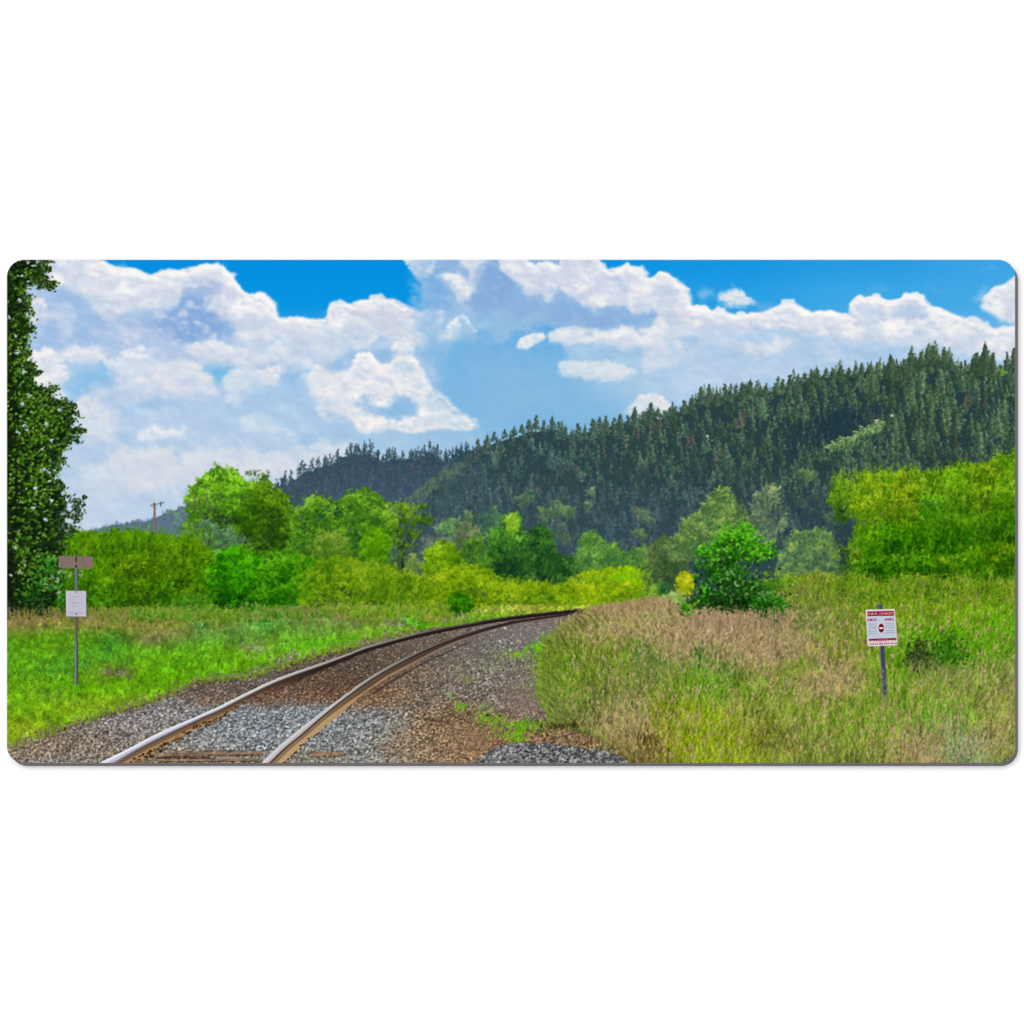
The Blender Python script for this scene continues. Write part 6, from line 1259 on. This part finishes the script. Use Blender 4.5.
scene = bpy.context.scene
COL = scene.collection
def wx_(x): return (x - 512.0) * K
def wy_(y): return -(y - 512.0) * K

def material(name, base, rough, spec=0.0):
    m = bpy.data.materials.new(name); m.use_nodes = True
    b = m.node_tree.nodes['Principled BSDF']
    b.inputs['Base Color'].default_value = (*base, 1); b.inputs['Roughness'].default_value = rough
    b.inputs['Specular IOR Level'].default_value = spec
    return m, b

# printed polyester cloth: the dye is stored per thread, the weave is a fine bump
cloth, bs = material('printed_cloth', (.5, .5, .5), 0.9)
nt = cloth.node_tree
at = nt.nodes.new('ShaderNodeAttribute'); at.attribute_name = 'ink'
nt.links.new(at.outputs['Color'], bs.inputs['Base Color'])

rubber, rb = material('grey_rubber', (0.125, 0.112, 0.117), 0.75, 0.2)
nt = rubber.node_tree
ns = nt.nodes.new('ShaderNodeTexNoise'); ns.inputs['Scale'].default_value = 900.0
mx = nt.nodes.new('ShaderNodeMix'); mx.data_type = 'RGBA'
mx.inputs[6].default_value = (0.118, 0.106, 0.110, 1); mx.inputs[7].default_value = (0.136, 0.123, 0.128, 1)
nt.links.new(ns.outputs['Fac'], mx.inputs[0]); nt.links.new(mx.outputs[2], rb.inputs['Base Color'])

white, wb = material('white_paper', (0.93, 0.93, 0.93), 0.9)
nt = white.node_tree
ns = nt.nodes.new('ShaderNodeTexNoise'); ns.inputs['Scale'].default_value = 60.0
mx = nt.nodes.new('ShaderNodeMix'); mx.data_type = 'RGBA'
mx.inputs[6].default_value = (0.925, 0.925, 0.925, 1); mx.inputs[7].default_value = (0.935, 0.935, 0.935, 1)
nt.links.new(ns.outputs['Fac'], mx.inputs[0]); nt.links.new(mx.outputs[2], wb.inputs['Base Color'])

# ---- surface -------------------------------------------------------
me = bpy.data.meshes.new('white_surface')
me.from_pydata([(-4, -4, 0), (4, -4, 0), (4, 4, 0), (-4, 4, 0)], [], [(0, 1, 2, 3)])
me.materials.append(white)
o = bpy.data.objects.new('white_surface', me); COL.objects.link(o)
o['kind'] = 'structure'; o['label'] = 'plain white surface under the desk mat'; o['category'] = 'surface'

# ---- the mat ---------------------------------------------------------
mat = bpy.data.objects.new('desk_mat', None); COL.objects.link(mat)
mat.empty_display_size = 0.05
mat['label'] = 'wide desk mat with rounded corners and grey rubber edge, printed with a railway landscape photo'
mat['category'] = 'desk mat'

def rounded(x0, y0, x1, y1, r, n=14):
    pts = []
    for cx, cy, a0 in ((x1 - r, y0 + r, -90), (x1 - r, y1 - r, 0), (x0 + r, y1 - r, 90), (x0 + r, y0 + r, 180)):
        for k in range(n + 1):
            a = math.radians(a0 + 90 * k / n); pts.append((cx + r * math.cos(a), cy + r * math.sin(a)))
    return pts
bm = bmesh.new()
ring = rounded(X0, Y0, X1, Y1, RAD)
ztop = THICK - 0.00006
lo = [bm.verts.new((wx_(x), wy_(y), 0.0001)) for x, y in ring]; hi = [bm.verts.new((wx_(x), wy_(y), ztop)) for x, y in ring]
n = len(ring)
bm.faces.new(hi); bm.faces.new(lo[::-1])
for k in range(n): bm.faces.new((lo[k], lo[(k + 1) % n], hi[(k + 1) % n], hi[k]))
bmesh.ops.recalc_face_normals(bm, faces=bm.faces)
me = bpy.data.meshes.new('rubber_base'); bm.to_mesh(me); bm.free(); me.materials.append(rubber)
o = bpy.data.objects.new('rubber_base', me); COL.objects.link(o); o.parent = mat

# tidy the cutting lines: a lone sample goes to the piece around it
for _ in range(4):
    c = LAB[1:-1, 1:-1]; up = LAB[:-2, 1:-1]; dn = LAB[2:, 1:-1]; lf = LAB[1:-1, :-2]; rt = LAB[1:-1, 2:]
    same = (c == up).astype(int) + (c == dn) + (c == lf) + (c == rt)
    new = np.where(lf == rt, lf, np.where(up == dn, up, np.where(up == lf, up, c)))
    LAB[1:-1, 1:-1] = np.where(same <= 1, new, c)
# ---- the printed sheet, cut along the outlines of what is printed ------
lin = np.where(INK <= 0.04045, INK / 12.92, ((INK + 0.055) / 1.055) ** 2.4) / LIGHT
px = XX.astype(np.float64).copy(); py = YY.astype(np.float64).copy()
outside = np.zeros(px.shape, bool)
for cx, cy, sxn, syn in ((X0 + RAD, Y0 + RAD, -1, -1), (X1 - RAD, Y0 + RAD, 1, -1), (X1 - RAD, Y1 - RAD, 1, 1), (X0 + RAD, Y1 - RAD, -1, 1)):
    dx = px - cx; dy = py - cy
    d = np.hypot(dx, dy)
    out = (dx * sxn > 0) & (dy * syn > 0) & (d > RAD)
    px[out] = cx + dx[out] / d[out] * RAD; py[out] = cy + dy[out] / d[out] * RAD
    outside |= out
px = np.clip(px, X0, X1); py = np.clip(py, Y0, Y1)
quad_ok = ~(outside[:-1, :-1] & outside[1:, :-1] & outside[:-1, 1:] & outside[1:, 1:])
qlab = LAB[:-1, :-1]
idx = np.arange(GW * GH).reshape(GH, GW)
OBJ = {}
for pid, (name, label, parent) in PARTS.items():
    m = (qlab == pid) & quad_ok
    if m.sum() < 12: continue
    jj, ii = np.nonzero(m)
    q = np.stack([idx[jj + 1, ii], idx[jj + 1, ii + 1], idx[jj, ii + 1], idx[jj, ii]], 1)
    u, inv = np.unique(q, return_inverse=True); inv = inv.reshape(-1)
    me = bpy.data.meshes.new(name)
    co = np.empty((len(u), 3), np.float32)
    co[:, 0] = (px.ravel()[u] - 512.0) * K; co[:, 1] = -(py.ravel()[u] - 512.0) * K; co[:, 2] = THICK
    me.vertices.add(len(u)); me.vertices.foreach_set('co', co.ravel())
    me.loops.add(len(inv)); me.loops.foreach_set('vertex_index', inv.astype(np.int32))
    me.polygons.add(len(q)); me.polygons.foreach_set('loop_start', np.arange(0, len(inv), 4, dtype=np.int32))
    me.update(calc_edges=True)
    a = me.attributes.new('ink', 'FLOAT_COLOR', 'POINT')
    c4 = np.ones((len(u), 4), np.float32); c4[:, :3] = lin.reshape(-1, 3)[u]
    a.data.foreach_set('color', c4.ravel())
    me.materials.append(cloth)
    o = bpy.data.objects.new(name, me); COL.objects.link(o)
    OBJ[pid] = o
    o.parent = OBJ.get(parent, mat)
    if label: o['label'] = label

# ---- light: a bright white studio tent and one broad lamp up to the left --------
w = bpy.data.worlds.new('World'); scene.world = w; w.use_nodes = True
bg = w.node_tree.nodes['Background']; bg.inputs['Color'].default_value = (1, 1, 1, 1); bg.inputs['Strength'].default_value = 1.13
ld = bpy.data.lights.new('softbox', 'AREA'); ld.shape = 'DISK'; ld.size = 0.9; ld.energy = 22.0
lo_ = bpy.data.objects.new('softbox', ld); COL.objects.link(lo_)
lo_.location = (-1.35, 1.35, 4.0)
from mathutils import Vector
lo_.rotation_euler = (Vector((0, 0, 0)) - lo_.location).to_track_quat('-Z', 'Y').to_euler()

# ---- camera: a view camera off to the lower right, its back parallel to the mat -----
D = 4.0
cx, cy = wx_(X1) + 2.7 * K * D / THICK, wy_(Y1) - 3.2 * K * D / THICK
cd = bpy.data.cameras.new('camera'); cam = bpy.data.objects.new('camera', cd); COL.objects.link(cam)
cam.location = (cx, cy, THICK + D); cam.rotation_euler = (0, 0, 0)
W_ = 1024 * K
cd.sensor_width = 36.0; cd.lens = 36.0 * D / W_
cd.shift_x = -cx / W_; cd.shift_y = -cy / W_
cd.clip_start = 0.05; cd.clip_end = 50.0
scene.camera = cam

vs = scene.view_settings
scene.display_settings.display_device = 'sRGB'
vs.view_transform = 'Standard'; vs.look = 'None'; vs.exposure = 0.0; vs.gamma = 1.0
try: vs.use_curve_mapping = False
except Exception: pass
scene.cycles.max_bounces = 4; scene.cycles.diffuse_bounces = 3
